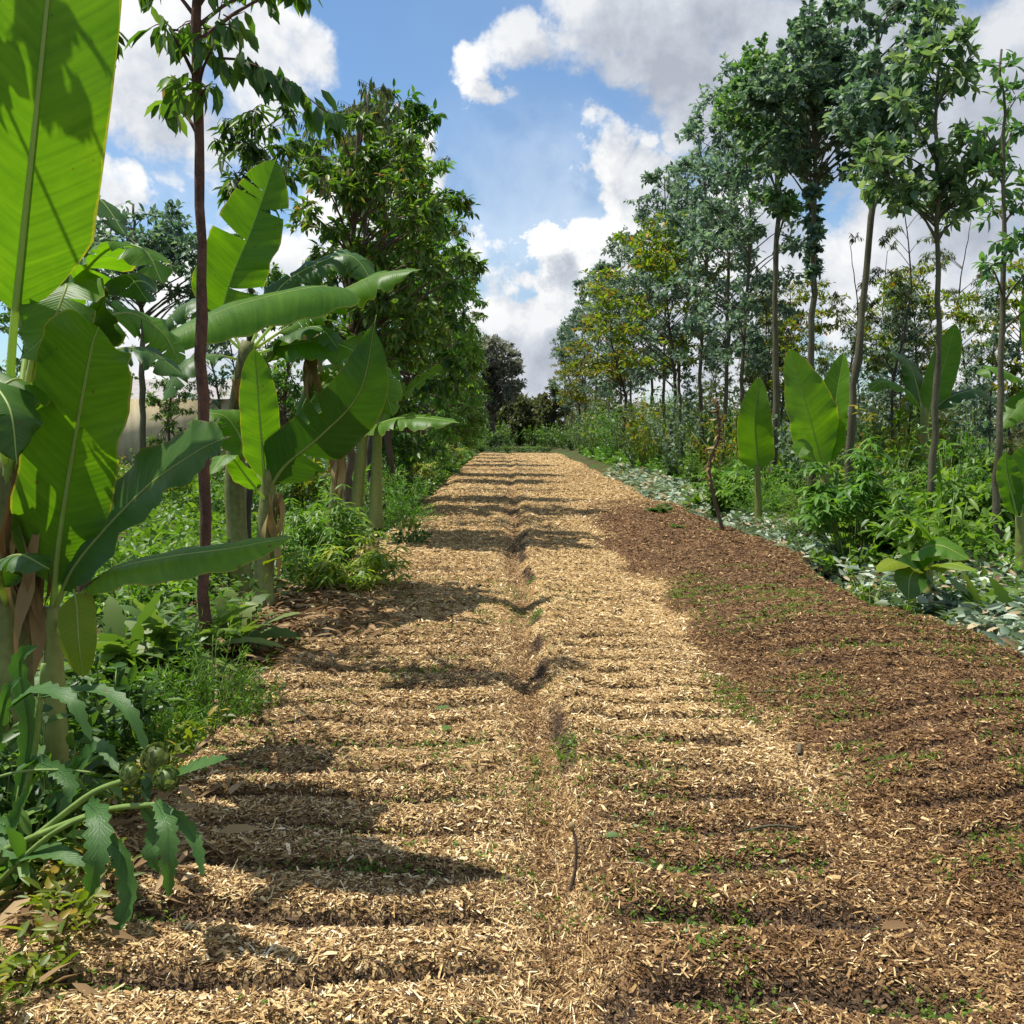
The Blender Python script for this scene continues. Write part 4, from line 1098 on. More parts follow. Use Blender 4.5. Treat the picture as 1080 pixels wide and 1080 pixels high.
def bud(px, py, d, rad, axis):
    mb = MB(); axis = norm(np.array(axis)); ref = np.array([.3, .9, .1]); s = norm(np.cross(axis, ref)); u = np.cross(s, axis)
    c0 = P(px, py, d) - B
    th = np.linspace(.02, PI - .02, 9); pts = c0 - axis * rad * .95 * np.cos(th)[:, None]
    tube(mb, pts, rad * .8 * np.sin(th), 10)
    rows = 8
    for k in range(rows):
        f = k / (rows - 1); m = int(9 - 4 * f); zz = -.85 + 1.5 * f; rr_ = rad * math.sqrt(max(.05, 1 - zz * zz)) * .86
        a = np.arange(m) / m * 2 * PI + k * .35
        o = s[None] * np.cos(a)[:, None] + u[None] * np.sin(a)[:, None]
        leafs(mb, c0 + axis * zz * rad * .95 + o * rr_, o * (.55 - .75 * f) + axis * (.75 + .2 * f), o, rad * .75, rad * .62, OVAL)
    mb.build("bud", M['bud'], ar)


bud(137, 818, 3.22, .033, (.25, -.1, .9)); bud(163, 802, 3.2, .046, (.35, -.2, .9)); bud(176, 822, 3.12, .042, (.2, -.75, .6)); bud(0, 762, 3.6, .045, (.2, -.3, .9))
JAG = np.array([.15, .35, .6, .5, .9, .7, 1.0, .75, .95, .65, .85, .5, .7, .3, .04])


def jag_leaf(pts, w, face, mat='arti_vein'):
    mb = MB(); c = spline([P(*q) - B for q in pts], 29); tg = norm(np.gradient(c, axis=0)); f = np.asarray(face, float)
    nn = norm(f[None] - tg * (tg @ f)[:, None]); sd = np.cross(tg, nn); s = np.linspace(0, 1, 29)
    env = np.sin(PI * np.clip(.1 + .9 * s, 0, 1)) ** .6; saw = .58 + .42 * ((np.arange(29) * 2 + rng.integers(0, 5)) % 5) / 4; ww = w * env * saw * .5
    v = np.stack([c - sd * ww[:, None] + nn * (ww * .35)[:, None], c, c + sd * ww[:, None] + nn * (ww * .35)[:, None]], 1)
    i = np.arange(28) * 3
    mb.add(v.reshape(-1, 3), [np.concatenate([np.stack([i, i + 1, i + 4, i + 3], 1), np.stack([i + 1, i + 2, i + 5, i + 4], 1)])], np.stack([np.tile([-1.0, 0, 1.0], 29), np.repeat(s * .25, 3)], 1))
    tube(mb, c - nn * .002, np.linspace(.005, .0015, 29), 4)
    mb.build("leaf", M[mat], ar, smooth=False)


for pts, w, f in ((((92, 846, 3.3), (104, 862, 3.2), (102, 905, 3.1), (92, 950, 3.1)), .10, (.2, -1, .2)),
                  (((108, 880, 3.25), (128, 900, 3.15), (136, 950, 3.1), (106, 1005, 3.05)), .09, (-.3, -1, .2)),
                  (((165, 845, 3.15), (176, 868, 3.05), (178, 905, 3.0), (178, 946, 3.0)), .075, (.2, -1, .1)),
                  (((170, 850, 3.15), (192, 868, 3.1), (206, 890, 3.05), (214, 925, 3.0)), .06, (.5, -.6, .5)),
                  (((180, 820, 3.15), (200, 812, 3.1), (220, 806, 3.05), (240, 800, 3.0)), .075, (0, -.5, .9)),
                  (((150, 850, 3.2), (165, 870, 3.2), (160, 900, 3.15), (168, 920, 3.15)), .07, (.1, -1, .1)),
                  (((10, 745, 3.6), (40, 728, 3.5), (75, 740, 3.4), (97, 782, 3.35)), .075, (.2, -.5, .8)),
                  (((40, 735, 3.7), (100, 728, 3.6), (135, 750, 3.5), (158, 800, 3.45)), .07, (.2, -.4, .9)),
                  (((30, 800, 3.7), (60, 812, 3.6), (75, 830, 3.55), (62, 860, 3.5)), .07, (.2, -.9, .3)),
                  (((-10, 800, 3.6), (0, 760, 3.55), (8, 730, 3.5), (22, 715, 3.45)), .06, (.4, -.6, .5)),
                  (((0, 880, 3.5), (20, 900, 3.4), (60, 900, 3.3), (95, 915, 3.25)), .09, (0, -.5, .9)),
                  (((-20, 850, 3.6), (8, 872, 3.5), (22, 850, 3.45), (30, 835, 3.4)), .07, (0, -.8, .5)),
                  (((20, 840, 3.7), (30, 770, 3.7), (20, 700, 3.7), (40, 680, 3.6)), .08, (.2, -.9, .3)),
                  (((50, 850, 3.7), (90, 800, 3.7), (110, 790, 3.6), (125, 815, 3.5)), .08, (.2, -.7, .6))):
    jag_leaf(pts, w, f)

# right, near
leafy("cassava-like bush, deep shade beneath, right of the pair of tall banana leaves", at(905, 11.6), RP, .72, 1.35, 42, 9, .21, .05, 'lush', star=5, name="star_leaf_bush", bare=.6)
mb = MB(); o = np.array(P(912, 440, 11.2)); yr = thing("yellow_leaf_cluster", "pale yellow leaves on top of the cassava-like bush", "leaves", tuple(o), RP)
leafs(mb, rng.normal(0, .05, (14, 3)), rdir(14, -.4, .5), UPV + rdir(14) * .4, .12, .04, OVAL); mb.build("foliage", M['yellow'], yr)
feathery("ferny pale-green bush below the tall upright banana leaves", at(862, 13.2), RP, .75, .95, 80, 'arti', .045)
feathery("feathery green bush left of the ferny pale-green one", at(806, 16.2), RP, .6, .75, 60, 'feather', .045)
leafy("low leafy bush with small pale leaves in front of the cassava-like bush", at(925, 9.3), RP, .55, .45, 40, 14, .07, .035, 'grass')
leafy("leafy green bush with rounded leaves below the ferny bush", at(900, 11.0), RP, .45, .45, 30, 12, .10, .06, 'grass', ROUND)
leafy("dark broad-leaved plant under the sprawling banana sucker", at(950, 8.6), RP, .35, .4, 18, 9, .16, .09, 'deep', ROUND)
rosette("grey-green artichoke rosette around the nearest right-hand trunk", at(1048, 8.3), RP, 26, .75, .2)
rosette("artichoke rosette at the right photo edge by the nearest trunk", at(1085, 7.9), RP, 22, .7, .2)
leafy("tall leafy bush between the second and third trunks from the right", at(945, 13.8), RP, .8, 1.15, 44, 14, .14, .05, 'grass')
leafy("broad bush right of the second trunk from the right edge", at(1015, 12.0), RP, .75, .85, 40, 14, .12, .055, 'lush')
leafy("leafy bush behind the nearest right-hand trunk", at(1065, 13.0), RP, .8, .95, 40, 14, .13, .05, 'lush')
fern("lush fern in front of the dry brown stalk", at(735, 15.6), RP, 18, .85)
fern("fern left of the lush one by the dry stalk", at(700, 18.2), RP, 16, .9, 'deep')
leafy("bright leafy clump behind the single upright banana leaf", at(800, 18.5), RP, .8, 1.0, 36, 12, .15, .06, 'lush')

bright = Placer([leafy("x", (0, 0, 0), "x", .6, .85, 34, 14, .15, .06, 'grass', OVAL, name="leafy_bush"), leafy("x", (0, 0, 0), "x", .6, 1.0, 32, 9, .2, .05, 'grass', star=5, name="star_leaf_bush"),
                 rosette("x", (0, 0, 0), "x", 24, 1.0, .22, 'grass'), fern("x", (0, 0, 0), "x", 20, 1.1, 'grass')])
for i, (px, d) in enumerate(((1000, 10.2), (965, 11.2), (1040, 11.6), (1075, 10.6), (880, 13.2), (925, 12.8), (990, 14.5), (1035, 14.8), (845, 15.5), (905, 16), (960, 17.5), (1020, 17.8), (1070, 16.5), (770, 17.5), (830, 19), (880, 20), (935, 20.5), (740, 20), (1000, 21), (1060, 20.5), (790, 21.5))):
    x = GX(px, d); k = [0, 3, 1, 2, 0, 3, 1][i % 7]
    bright.put(k, (x, d, gz(x, d)), rng.uniform(0, 6.28), float(rng.uniform(.85, 1.25)),
               ["bright leafy bush filling the undergrowth around the slim right-hand trunks", "bright star-leaved bush filling the undergrowth around the slim right-hand trunks", "bright jagged-leaved clump filling the undergrowth around the slim right-hand trunks", "bright fern filling the undergrowth around the slim right-hand trunks"][k], ["leafy bushes", "star-leaved bushes", "jagged clumps", "ferns"][k] + " around the right-hand trunks")
bright.finish()
# dry flower stalk
sx = thing("dry_stalk", "dry brown flower stalk leaning left of the upright banana leaf", "dry plant", at(772, 15.0), RP)
SB = np.array(sx.location); sb, lb = MB(), MB()
c = spline([np.zeros(3), P(748, 500, 15) - SB, P(758, 460, 15) - SB, P(756, 420, 15) - SB], 12); tube(sb, c, np.linspace(.03, .02, 12), 6)
c = spline(c, 60); i = np.arange(16, 60).repeat(2); q = len(i); leafs(lb, c[i] + rng.normal(0, .012, (q, 3)), rdir(q, -1, .3), rdir(q), rng.uniform(.06, .15, q), .04, LANCE)
sb.build("stem", M['bark_brown'], sx, smooth=True); lb.build("dry_leaf", M['dry'], sx)

# rows of bushes receding along both edges
bl = Placer([leafy("x", (0, 0, 0), "x", .6, .9, 30, 12, .12, .05, 'lush', DIAM), leafy("x", (0, 0, 0), "x", .55, .7, 30, 14, .10, .05, 'deep', DIAM),
             fern("x", (0, 0, 0), "x", 16, 1.0), leafy("x", (0, 0, 0), "x", .6, 1.1, 26, 8, .2, .04, 'star', star=5, name="star_leaf_bush"),
             feathery("x", (0, 0, 0), "x", .6, 1.0, 50, 'feather', .06), leafy("x", (0, 0, 0), "x", .7, 1.5, 30, 12, .16, .07, 'yellowgreen', DIAM)])
d = 16.0; i = 0
while d < 66:
    x = -2.25 - rng.uniform(0, .45)
    bl.put([1, 0, 4, 1, 2, 0, 1, 3][i % 8], (x, d, gz(x, d)), rng.uniform(0, 6.28), float(rng.uniform(.95, 1.5)), "low green bush in the line along the left path edge", "bushes lining the left path edge")
    if i % 2 == 0:
        x = -3.4 - rng.uniform(0, 1.2)
        bl.put([0, 5, 1, 4][i // 2 % 4], (x, d + .5, gz(x, d)), rng.uniform(0, 6.28), float(rng.uniform(.9, 1.4)), "taller bush behind the low line on the left path edge", "taller bushes behind the left path edge")
    d += 1.1 + d * .02; i += 1
d = 17.0; i = 0
while d < 66:
    x = 4.75 + rng.uniform(-.2, .5)
    bl.put([2, 0, 1, 4, 2, 1, 0][i % 7], (x, d, gz(x, d)), rng.uniform(0, 6.28), float(rng.uniform(.85, 1.35)), "low green bush in the line along the right path edge", "bushes lining the right path edge")
    x = 5.9 + rng.uniform(-.5, 1.0)
    bl.put([3, 0, 5, 2, 5, 0][i % 6], (x, d + .6, gz(x, d)), rng.uniform(0, 6.28), float(rng.uniform(.95, 1.4)), "taller bush behind the low line on the right path edge", "taller bushes behind the right path edge")
    d += 1.1 + d * .02; i += 1
tall = Placer([leafy("x", (0, 0, 0), "x", 1.0, 2.1, 46, 16, .17, .07, 'lush', DIAM, name="tall_shrub", bare=.15), leafy("x", (0, 0, 0), "x", 1.1, 2.3, 46, 16, .16, .065, 'deep', DIAM, name="tall_shrub", bare=.15),
               leafy("x", (0, 0, 0), "x", 1.0, 2.2, 40, 14, .17, .07, 'yellowgreen', DIAM, name="tall_shrub", bare=.2), leafy("x", (0, 0, 0), "x", .9, 2.4, 44, 16, .14, .07, 'euc_far', DIAM, name="tall_shrub", bare=.15),
               fern("x", (0, 0, 0), "x", 22, 1.8, 'grass', name="tall_fern")])
d = 13.5; i = 0
while d < 66:
    for q, (x0, x1) in enumerate(((5.6, 7.2), (7.6, 10.5))):
        if q and d > 48: continue
        x = rng.uniform(x0, x1) - (1.0 if d > 19 and not q else 0)
        k = [0, 4, 1, 3, 2, 0, 1, 4, 3, 1][(i * 2 + q * 3) % 10]
        tall.put(k, (x, d + rng.uniform(-.4, .4), gz(x, d)), rng.uniform(0, 6.28), float(rng.uniform(.85, 1.2) * (1.2 if d > 30 else (.75 if d < 18 else 1))),
                 ["dense tall green shrub in the undergrowth right of the path", "dark tall shrub in the undergrowth right of the path", "yellow-green tall shrub in the undergrowth right of the path", "silvery tall shrub in the undergrowth right of the path", "tall bright fern in the undergrowth right of the path"][k], ["dense", "dark", "yellow-green", "silvery", "fern"][k] + " tall shrubs on the right")
    d += 1.15 + d * .022; i += 1
d = 16; i = 0
while d < 66:
    x = -rng.uniform(3.0, 5.2)
    k = [1, 0, 2, 1, 0][i % 5]
    tall.put(k, (x, d, gz(x, d)), rng.uniform(0, 6.28), float(rng.uniform(.6, .95) * (.8 if d < 24 else 1.1)),
             ["dense tall green shrub left of the path among the left row", "dark tall shrub left of the path among the left row", "yellow-green tall shrub left of the path among the left row"][k], ["dense", "dark", "yellow-green"][k] + " tall shrubs on the left")
    if d > 18:
        k = [0, 1, 3, 0, 1, 2][i % 6]
        tall.put(k, (-2.75 - rng.uniform(0, .5), d + .7, gz(-2.9, d)), rng.uniform(0, 6.28), float(rng.uniform(.5, .72) * (1.2 if d > 28 else 1)),
                 ["dense leafy shrub close behind the low line on the left path edge", "dark leafy shrub close behind the low line on the left path edge", "yellow-green shrub close behind the low line on the left path edge", "silvery shrub close behind the low line on the left path edge"][k], ["dense", "dark", "yellow-green", "silvery"][k] + " shrubs close to the left path edge")
    d += 1.3 + d * .022; i += 1
for px, d in ((110, 24), (150, 26), (185, 23), (232, 27), (300, 25), (60, 28), (20, 25), (320, 30)):
    x = GX(px, d); k = [0, 1, 2][px % 3]
    tall.put(k, (x, d, gz(x, d)), rng.uniform(0, 6.28), float(rng.uniform(.55, .85)),
             ["dense tall shrub in the field beyond the left bananas", "dark tall shrub in the field beyond the left bananas", "yellow-green tall shrub in the field beyond the left bananas"][k], ["dense", "dark", "yellow-green"][k] + " tall shrubs in the left field")
tall.finish()
for i in range(34):
    d = rng.uniform(15, 36); px = rng.uniform(760, 1085); x = GX(px, d)
    if x < 6.8: x = 6.8 + rng.uniform(0, 2)
    bl.put([0, 1, 5, 3, 2][i % 5], (x, d, gz(x, d)), rng.uniform(0, 6.28), float(rng.uniform(1.0, 1.5)), "leafy shrub under the eucalyptus grove on the right", "shrubs under the right-hand grove")
for i, (px, d) in enumerate(((500, 71), (506, 76), (512, 82), (519, 87), (527, 92), (604, 71), (597, 76), (590, 82), (583, 87), (576, 92), (568, 95), (558, 96), (547, 97), (537, 96))):
    x = GX(px, d); k = [0, 2, 1, 0, 3][i % 5]
    bl.put([1, 0, 1, 1, 0][i % 5], (x, d, gz(x, d)), rng.uniform(0, 6.28), float(rng.uniform(2.0, 2.9)), "rounded bush narrowing the view beyond the end of the path", "rounded bushes beyond the path's end")
for i, px in enumerate((508, 522, 536, 549, 562, 575)):
    d = 69 + rng.uniform(0, 3); x = GX(px, d)
    bl.put([0, 1][i % 2], (x, d, gz(x, d)), rng.uniform(0, 6.28), (1.5, 1.5, .75), "bright low bush across the far end of the path", "low bushes at the end of the path")
bl.finish()

# ------------------------------------------------------------------ ground cover, litter
def cover(name, label, mat, n, xf, yf, hmax, L, W, tpl=DIAM, dens=None, flat=False):
    x = xf(n); y = yf(n)
    if dens is not None:
        k = rng.random(n) < dens(x, y); x, y = x[k], y[k]
    n = len(x); sc = 1 + np.clip(y - 10, 0, 40) * .03
    h = rng.uniform(0, 1, n) ** 1.5 * hmax * (.4 + 1.2 * vn(x * 1.3, y * 1.3))
    base = np.stack([x, y, ground_z(x, y) + h], 1)
    mb = MB()
    if flat:
        d = rdir(n, -.45, .6); up = UPV + rdir(n) * .95
    else:
        d = rdir(n, -.2, .95); up = UPV + rdir(n) * .7
    leafs(mb, base, d, up, L * rng.uniform(.6, 1.3, n) * sc, W * rng.uniform(.7, 1.2, n) * sc, tpl)
    return tag(mb.build(name, mat), label, "ground cover", kind="stuff")


def ydist(a, b):
    return lambda n: a + (b - a) * rng.random(n) ** 1.7


cover("left_ground_cover", "mixed green weeds covering the soil left of the path", M['lush'], 60000, lambda n: -2.0 - 7 * rng.random(n) ** 1.4, ydist(3.0, 60), .28, .10, .04, dens=lambda x, y: .25 + .75 * (vn(x * .9 + 4, y * .9) > .45))
cover("left_crop_field", "leafy green vegetables growing in the field seen past the bananas", M['grass'], 60000, lambda n: -3.6 - 16 * rng.random(n), ydist(7.5, 34), .25, .14, .07, OVAL, dens=lambda x, y: (vn(x * 1.1 + 14, y * 1.6) > .42) * 1.0)
cover("right_ground_cover", "mixed green weeds covering the soil right of the litter", M['lush'], 80000, lambda n: 4.3 + 9 * rng.random(n) ** 1.3, ydist(6.5, 60), .40, .11, .045, dens=lambda x, y: .35 + .65 * (vn(x * .9 + 4, y * .9) > .4))
cover("silver_leaf_litter", "cut silvery eucalyptus leaves heaped along the right edge of the path", M['silver'], 44000, lambda n: 3.35 + 1.8 * rng.beta(1.5, 1.9, n), ydist(5.4, 36), .20, .15, .062, OVAL, dens=lambda x, y: .3 + .7 * (vn(x * 2.2 + 6, y * 1.6) > .36), flat=True)
cover("green_leaf_litter", "green weeds creeping through the silvery leaf litter", M['lush'], 9000, lambda n: 3.5 + 1.5 * rng.random(n), ydist(5.4, 36), .2, .10, .05, OVAL, dens=lambda x, y: (vn(x * 2.2 + 26, y * 1.6) > .55) * .9)


def dry_litter(n, cx, cy, sx, sy):
    mb = MB(); x = rng.normal(cx, sx, n); y = rng.normal(cy, sy, n)
    z = np.maximum(ground_z(x, y) + .03, path_z(x, y)) + rng.uniform(0, .09, n)
    leafs(mb, np.stack([x, y, z], 1), rdir(n, -.25, .35), UPV + rdir(n) * .6, rng.uniform(.07, .22, n), rng.uniform(.015, .05, n), LANCE)
    return mb


tag(dry_litter(1500, -1.75, 8.6, .38, 1.0).build("dry_leaf_litter", M['dry']), "brown dried leaves piled at the young banana's foot", "leaf litter", kind="stuff")
tag(dry_litter(1100, -2.0, 12.5, .3, 1.6).build("dry_leaf_litter", M['dry']), "dry leaves scattered under the star-leaved bushes", "leaf litter", kind="stuff")
tag(dry_litter(350, -1.65, 3.5, .28, .5).build("dry_leaf_litter", M['dry']), "withered leaves and stalks on the ground in the bottom-left corner", "leaf litter", kind="stuff")

n = 2600
x = -1.3 - np.abs(rng.normal(0, .4, n)); y = rng.uniform(2.6, 5.6, n); x = x - .25 * (y > 3.6)
k = vn(x * 3 + 5, y * 3) > .42; x, y = x[k], y[k]; n = len(x)
mb = MB(); z = np.maximum(ground_z(x, y), path_z(x, y)) + rng.uniform(0, .12, n)
leafs(mb, np.stack([x, y, z], 1), rdir(n, -.2, .8), UPV + rdir(n) * .6, rng.uniform(.03, .10, n), rng.uniform(.012, .035, n), OVAL)
tag(mb.build("corner_weeds", M['star']), "yellowish green weeds creeping over the bottom-left path edge", "weeds", kind="stuff")

# small things lying on the path
def lying(name, label, cat, px, d, build):
    x = GX(px, d); z = float(path_z(np.array([x]), np.array([d]))[0])
    r = thing(name, label, cat, (x, d, z)); build(r); return r


def b_leaf(L, W, ang, mat, tpl=OVAL):
    def f(r):
        mb = MB(); leafs(mb, np.array([[0, 0, .02]]), np.array([[math.cos(ang), math.sin(ang), .12]]), np.array([[0.1, -.3, 1.0]]), L, W, tpl); mb.build("blade", M[mat], r)
        sb = MB(); tube(sb, np.array([[-.3 * L * math.cos(ang), -.3 * L * math.sin(ang), .018], [0, 0, .02]]), [.002, .002], 4); sb.build("stalk", M['stem_green'], r)
    return f


lying("fallen_leaf", "fresh green leaf lying on the pale chips left of the central rut", "leaf", 456, 5.75, b_leaf(.12, .07, .3, 'arti'))
lying("fallen_leaf", "smaller green leaf nearer than the other on the pale chips by the rut", "leaf", 466, 5.2, b_leaf(.08, .06, 1.2, 'arti'))
lying("fallen_leaf", "grey-green leaf beside the upright stick on the dark mulch", "leaf", 640, 3.78, b_leaf(.07, .04, -.2, 'arti'))
lying("fallen_leaf", "tan dead leaf lying on the dark mulch near the bottom right", "leaf", 945, 3.15, b_leaf(.10, .045, .1, 'dry'))


def b_stick(r):
    sb = MB(); c = spline([np.array([-.02, .0, -.03]), np.array([.01, .02, .06]), np.array([.015, .03, .16]), np.array([.0, .05, .22])], 12)
    tube(sb, c, np.linspace(.008, .004, 12), 6); sb.build("stem", M['bark_brown'], r, smooth=True)
    kb = MB(); th = np.linspace(.05, PI - .05, 7); tube(kb, c[-1] + np.stack([0 * th, 0 * th, -.016 * np.cos(th)], 1), .014 * np.sin(th), 8)
    kb.build("seed_head", M['dry'], r, smooth=True)


lying("dry_stick", "dark stick standing in the mulch with a round tan seed head on top", "stick", 606, 3.55, b_stick)


def b_chip(L, ang, w):
    def f(r):
        mb = MB(); c = spline([np.array([0, 0, .02]), np.array([.5 * L * math.cos(ang), .5 * L * math.sin(ang), .035]), np.array([L * math.cos(ang), L * math.sin(ang), .02])], 8)
        tube(mb, c, w * np.array([.6, 1, 1.1, 1, .9, 1, .8, .4]), 5); mb.build("splinter", M['bark_euc'], r)
    return f


lying("wood_splinter", "thick pale wood splinter lying in the right wheel rut", "wood splinter", 851, 5.0, b_chip(.16, 1.3, .013))
lying("wood_splinter", "brown twig lying across the dark mulch right of centre", "twig", 795, 3.95, b_chip(.22, .1, .006))
lying("wood_splinter", "long thin twig on the dark mulch at the right rut", "twig", 800, 6.1, b_chip(.35, -.15, .006))

# cream building glimpsed at the far left
hb = thing("farm_building", "cream-walled farm building glimpsed between the banana leaves on the left", "building", (GX(165, 46), 46, gz(-14, 46)))
cream = bark_mat("cream_wall", (.36, .30, .18), (.60, .52, .35), 3, .12, .8, .3); tin = plain_mat("tin_roof", (.28, .25, .22), (.36, .33, .3), 3, .5); glassm = plain_mat("dark_window", (.03, .035, .04), (.05, .055, .06), 3, .1)


def box(mb, c, s):
    c = np.array(c, float); s = np.array(s, float) / 2
    v = np.array([[x, y, z] for x in (-1, 1) for y in (-1, 1) for z in (-1, 1)]) * s + c
    mb.add(v, [np.array([[0, 1, 3, 2], [4, 6, 7, 5], [0, 4, 5, 1], [2, 3, 7, 6], [0, 2, 6, 4], [1, 5, 7, 3]])])


mb = MB(); box(mb, (0, 3, 1.45), (6, 6, 2.9)); mb.build("wall", cream, hb)
mb = MB(); mb.add(np.array([[-3.4, -.5, 2.88], [3.4, -.5, 2.88], [3.4, 3, 3.9], [-3.4, 3, 3.9], [-3.4, 6.5, 2.88], [3.4, 6.5, 2.88]]), [np.array([[0, 1, 2, 3], [3, 2, 5, 4]])]); mb.build("roof", tin, hb)

# ------------------------------------------------------------------ light and sky
sun = bpy.data.lights.new("sun", 'SUN'); sun.energy = 4.4; sun.angle = math.radians(.53); sun.color = (1, .95, .87)
so = bpy.data.objects.new("sun", sun); COL.objects.link(so)
sdir = Vector((math.sin(SUN_AZ) * math.cos(SUN_EL), math.cos(SUN_AZ) * math.cos(SUN_EL), math.sin(SUN_EL)))
so.rotation_euler = (-sdir).to_track_quat('-Z', 'Y').to_euler()

w = bpy.data.worlds.new("World"); scene.world = w; w.use_nodes = True
nt = w.node_tree; nt.nodes.clear()
out = N(nt, "ShaderNodeOutputWorld"); bg = N(nt, "ShaderNodeBackground"); nt.links.new(bg.outputs[0], out.inputs[0])
SKY = .13; bg.inputs[1].default_value = SKY
sky = N(nt, "ShaderNodeTexSky", sky_type='NISHITA'); sky.sun_disc = False; sky.sun_elevation = SUN_EL; sky.sun_rotation = SUN_AZ; sky.air_density = 1.0; sky.dust_density = .6; sky.ozone_density = 1.6
tc = N(nt, "ShaderNodeTexCoord")


def cloud_density(vec, blobs, detail):
    acc = None
    for (px, py, rp, wgt) in blobs:
        if rp > 0: c = ray(px, py).normalized()
        else: c = Vector((px, py, wgt)).normalized()
        rad = abs(rp) / 1080
        dn = N(nt, "ShaderNodeVectorMath", operation='DISTANCE'); nt.links.new(vec, dn.inputs[0]); dn.inputs[1].default_value = c
        mr = N(nt, "ShaderNodeMapRange", interpolation_type='SMOOTHSTEP')
        nt.links.new(dn.outputs["Value"], mr.inputs[0])
        mr.inputs[1].default_value = rad * 1.25; mr.inputs[2].default_value = rad * .35; mr.inputs[3].default_value = 0; mr.inputs[4].default_value = wgt if rp > 0 else 1.0
        acc = mr.outputs[0] if acc is None else math_n(nt, 'MAXIMUM', acc, mr.outputs[0])
    return acc


def noise(vec, scale, det, rough=.58, dist=0.0):
    n = N(nt, "ShaderNodeTexNoise"); n.inputs["Scale"].default_value = scale; n.inputs["Detail"].default_value = det; n.inputs["Roughness"].default_value = rough; n.inputs["Distortion"].default_value = dist
    nt.links.new(vec, n.inputs[0]); return n.outputs[0]


BLOBS = [(170, 40, 120, 1), (290, 50, 80, .9), (120, 180, 60, .95), (240, 150, 55, .5), (190, 165, 36, .55), (260, 90, 90, .8), (392, 112, 30, 1), (425, 150, 46, 1), (450, 185, 45, 1), (480, 240, 42, .9), (505, 285, 50, .75), (400, 220, 80, 1),
         (640, 5, 95, .95), (760, 25, 130, 1), (900, 60, 170, 1), (1050, 120, 190, 1), (530, 50, 38, .8), (535, 95, 34, .75), (560, 20, 50, .85), (720, 90, 60, .8),
         (635, 150, 52, 1), (672, 185, 58, 1), (705, 215, 50, 1), (598, 145, 22, .75), (640, 205, 34, .8), (562, 262, 26, 1), (600, 270, 36, .95), (560, 300, 44, .95), (515, 330, 50, .95), (600, 330, 80, 1.25), (670, 280, 80, 1.2), (560, 400, 75, 1.1), (545, 335, 60, 1.2), (615, 285, 55, 1.15), (600, 390, 90, 1.2), (680, 180, 60, 1.15),
         (800, 260, 110, 1), (950, 280, 140, 1), (1080, 330, 140, 1), (760, 380, 120, 1), (300, 330, 130, .9), (150, 350, 120, .9), (40, 200, 120, .9),
         (-1.0, .5, -500, .5), (1.2, .2, -560, .5), (.2, -1, -600, .5), (.4, .1, -350, 1.0), (-.6, -.8, -400, 1.2), (1, -.9, -420, .4)]
GREY = [(760, 20, 190, 1), (600, 15, 110, .8), (950, 50, 220, 1), (600, 370, 110, .55), (560, 410, 110, .7), (700, 330, 80, .4), (180, 110, 70, .35), (1060, 140, 150, .8)]
gen = tc.outputs["Generated"]
off = N(nt, "ShaderNodeVectorMath", operation='ADD'); nt.links.new(gen, off.inputs[0]); off.inputs[1].default_value = (-.018, .0, .026)
n1 = noise(gen, 13, 10, .6, .15); n1o = noise(off.outputs[0], 13, 10, .6, .15)
def warp(v):
    n = N(nt, "ShaderNodeTexNoise"); n.inputs["Scale"].default_value = 8; n.inputs["Detail"].default_value = 6; n.inputs["Roughness"].default_value = .6
    nt.links.new(v, n.inputs[0])
    a = N(nt, "ShaderNodeVectorMath", operation='SUBTRACT'); nt.links.new(n.outputs["Color"], a.inputs[0]); a.inputs[1].default_value = (.5, .5, .5)
    b = N(nt, "ShaderNodeVectorMath", operation='MULTIPLY_ADD'); nt.links.new(a.outputs[0], b.inputs[0]); b.inputs[1].default_value = (.17, .17, .17); nt.links.new(v, b.inputs[2])
    return b.outputs[0]


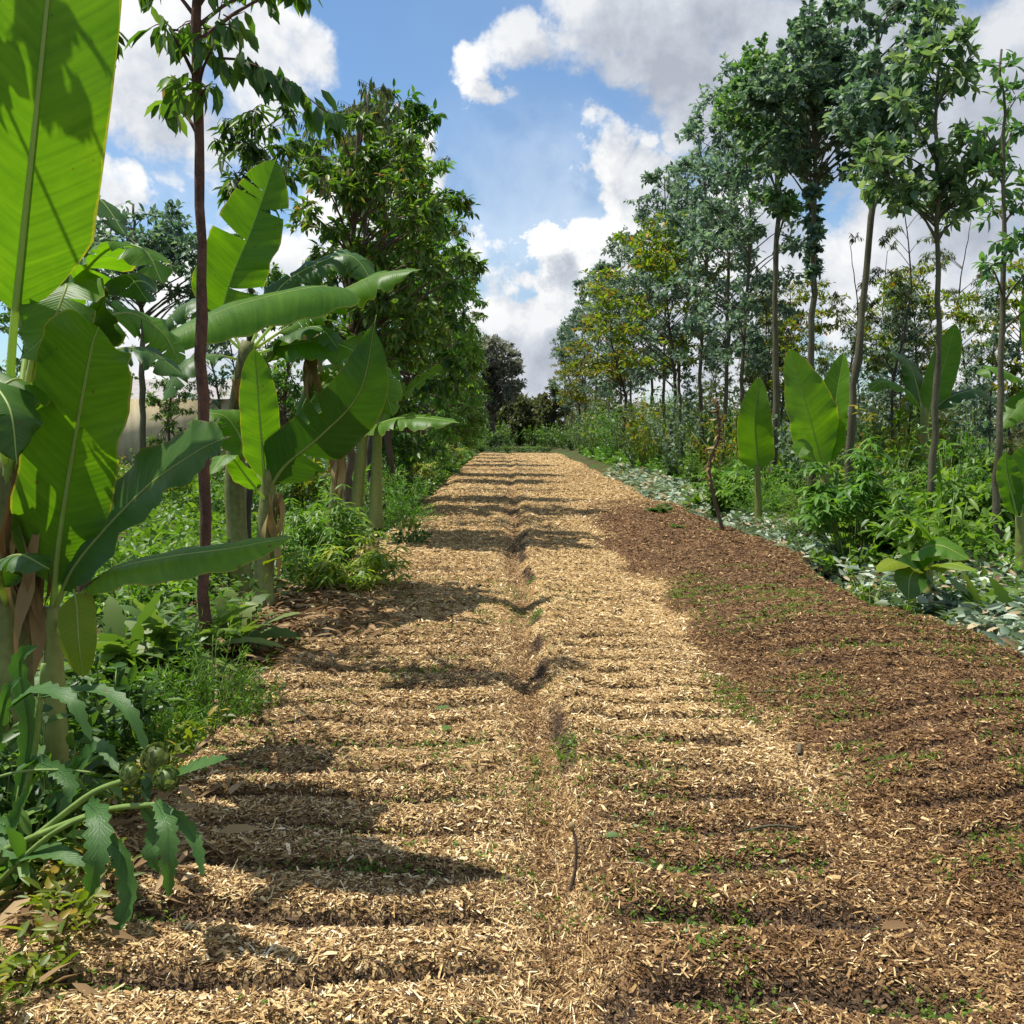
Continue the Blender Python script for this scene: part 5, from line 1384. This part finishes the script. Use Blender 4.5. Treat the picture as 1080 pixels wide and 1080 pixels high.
bd = cloud_density(warp(gen), BLOBS, 1); bdo = cloud_density(warp(off.outputs[0]), BLOBS, 1)
den = math_n(nt, 'ADD', bd, math_n(nt, 'MULTIPLY', math_n(nt, 'SUBTRACT', n1, .52), 1.9))
deno = math_n(nt, 'ADD', bdo, math_n(nt, 'MULTIPLY', math_n(nt, 'SUBTRACT', n1o, .52), 1.9))
mr = N(nt, "ShaderNodeMapRange", interpolation_type='SMOOTHSTEP'); nt.links.new(den, mr.inputs[0]); mr.inputs[1].default_value = .36; mr.inputs[2].default_value = .84
alpha = mr.outputs[0]
lit = math_n(nt, 'MULTIPLY_ADD', math_n(nt, 'SUBTRACT', den, deno), .75, .62, clamp=True)
gr = cloud_density(gen, GREY, 1)
lit = math_n(nt, 'SUBTRACT', lit, math_n(nt, 'MULTIPLY', gr, .42), clamp=True)
thin = N(nt, "ShaderNodeMapRange"); nt.links.new(den, thin.inputs[0]); thin.inputs[1].default_value = .4; thin.inputs[2].default_value = 1.5
lit = math_n(nt, 'SUBTRACT', lit, math_n(nt, 'MULTIPLY', thin.outputs[0], .10), clamp=True)
veil = cloud_density(gen, [(560, 240, 150, 1), (440, 260, 120, .8), (740, 130, 90, .8), (520, 160, 60, .5), (200, 160, 90, .7), (1, .7, -900, .8)], 1)
alpha = math_n(nt, 'MAXIMUM', alpha, math_n(nt, 'MULTIPLY', veil, math_n(nt, 'MULTIPLY', noise(gen, 5, 5), .62)))
cc = ramp(nt, lit, [(0, (.46, .50, .58)), (.35, (.66, .70, .77)), (.65, (.90, .92, .94)), (.9, (1.06, 1.06, 1.05))])
cscale = N(nt, "ShaderNodeVectorMath", operation='SCALE'); nt.links.new(cc, cscale.inputs[0]); cscale.inputs[3].default_value = .62 / SKY
fin = mixc(nt, alpha, mixc(nt, 1.0, sky.outputs[0], (.52, .64, .72), 'MULTIPLY'), cscale.outputs[0])
nt.links.new(fin, bg.inputs[0])

# ------------------------------------------------------------------ render settings
scene.render.engine = 'CYCLES'
scene.view_settings.view_transform = 'Standard'
scene.view_settings.look = 'None'
scene.view_settings.exposure = 0.68
scene.view_settings.gamma = 1.0
scene.cycles.max_bounces = 7
scene.cycles.diffuse_bounces = 4
scene.cycles.glossy_bounces = 2
scene.cycles.transmission_bounces = 4
scene.cycles.use_denoising = True
scene.cycles.sample_clamp_indirect = 6.0
scene.render.use_persistent_data = False
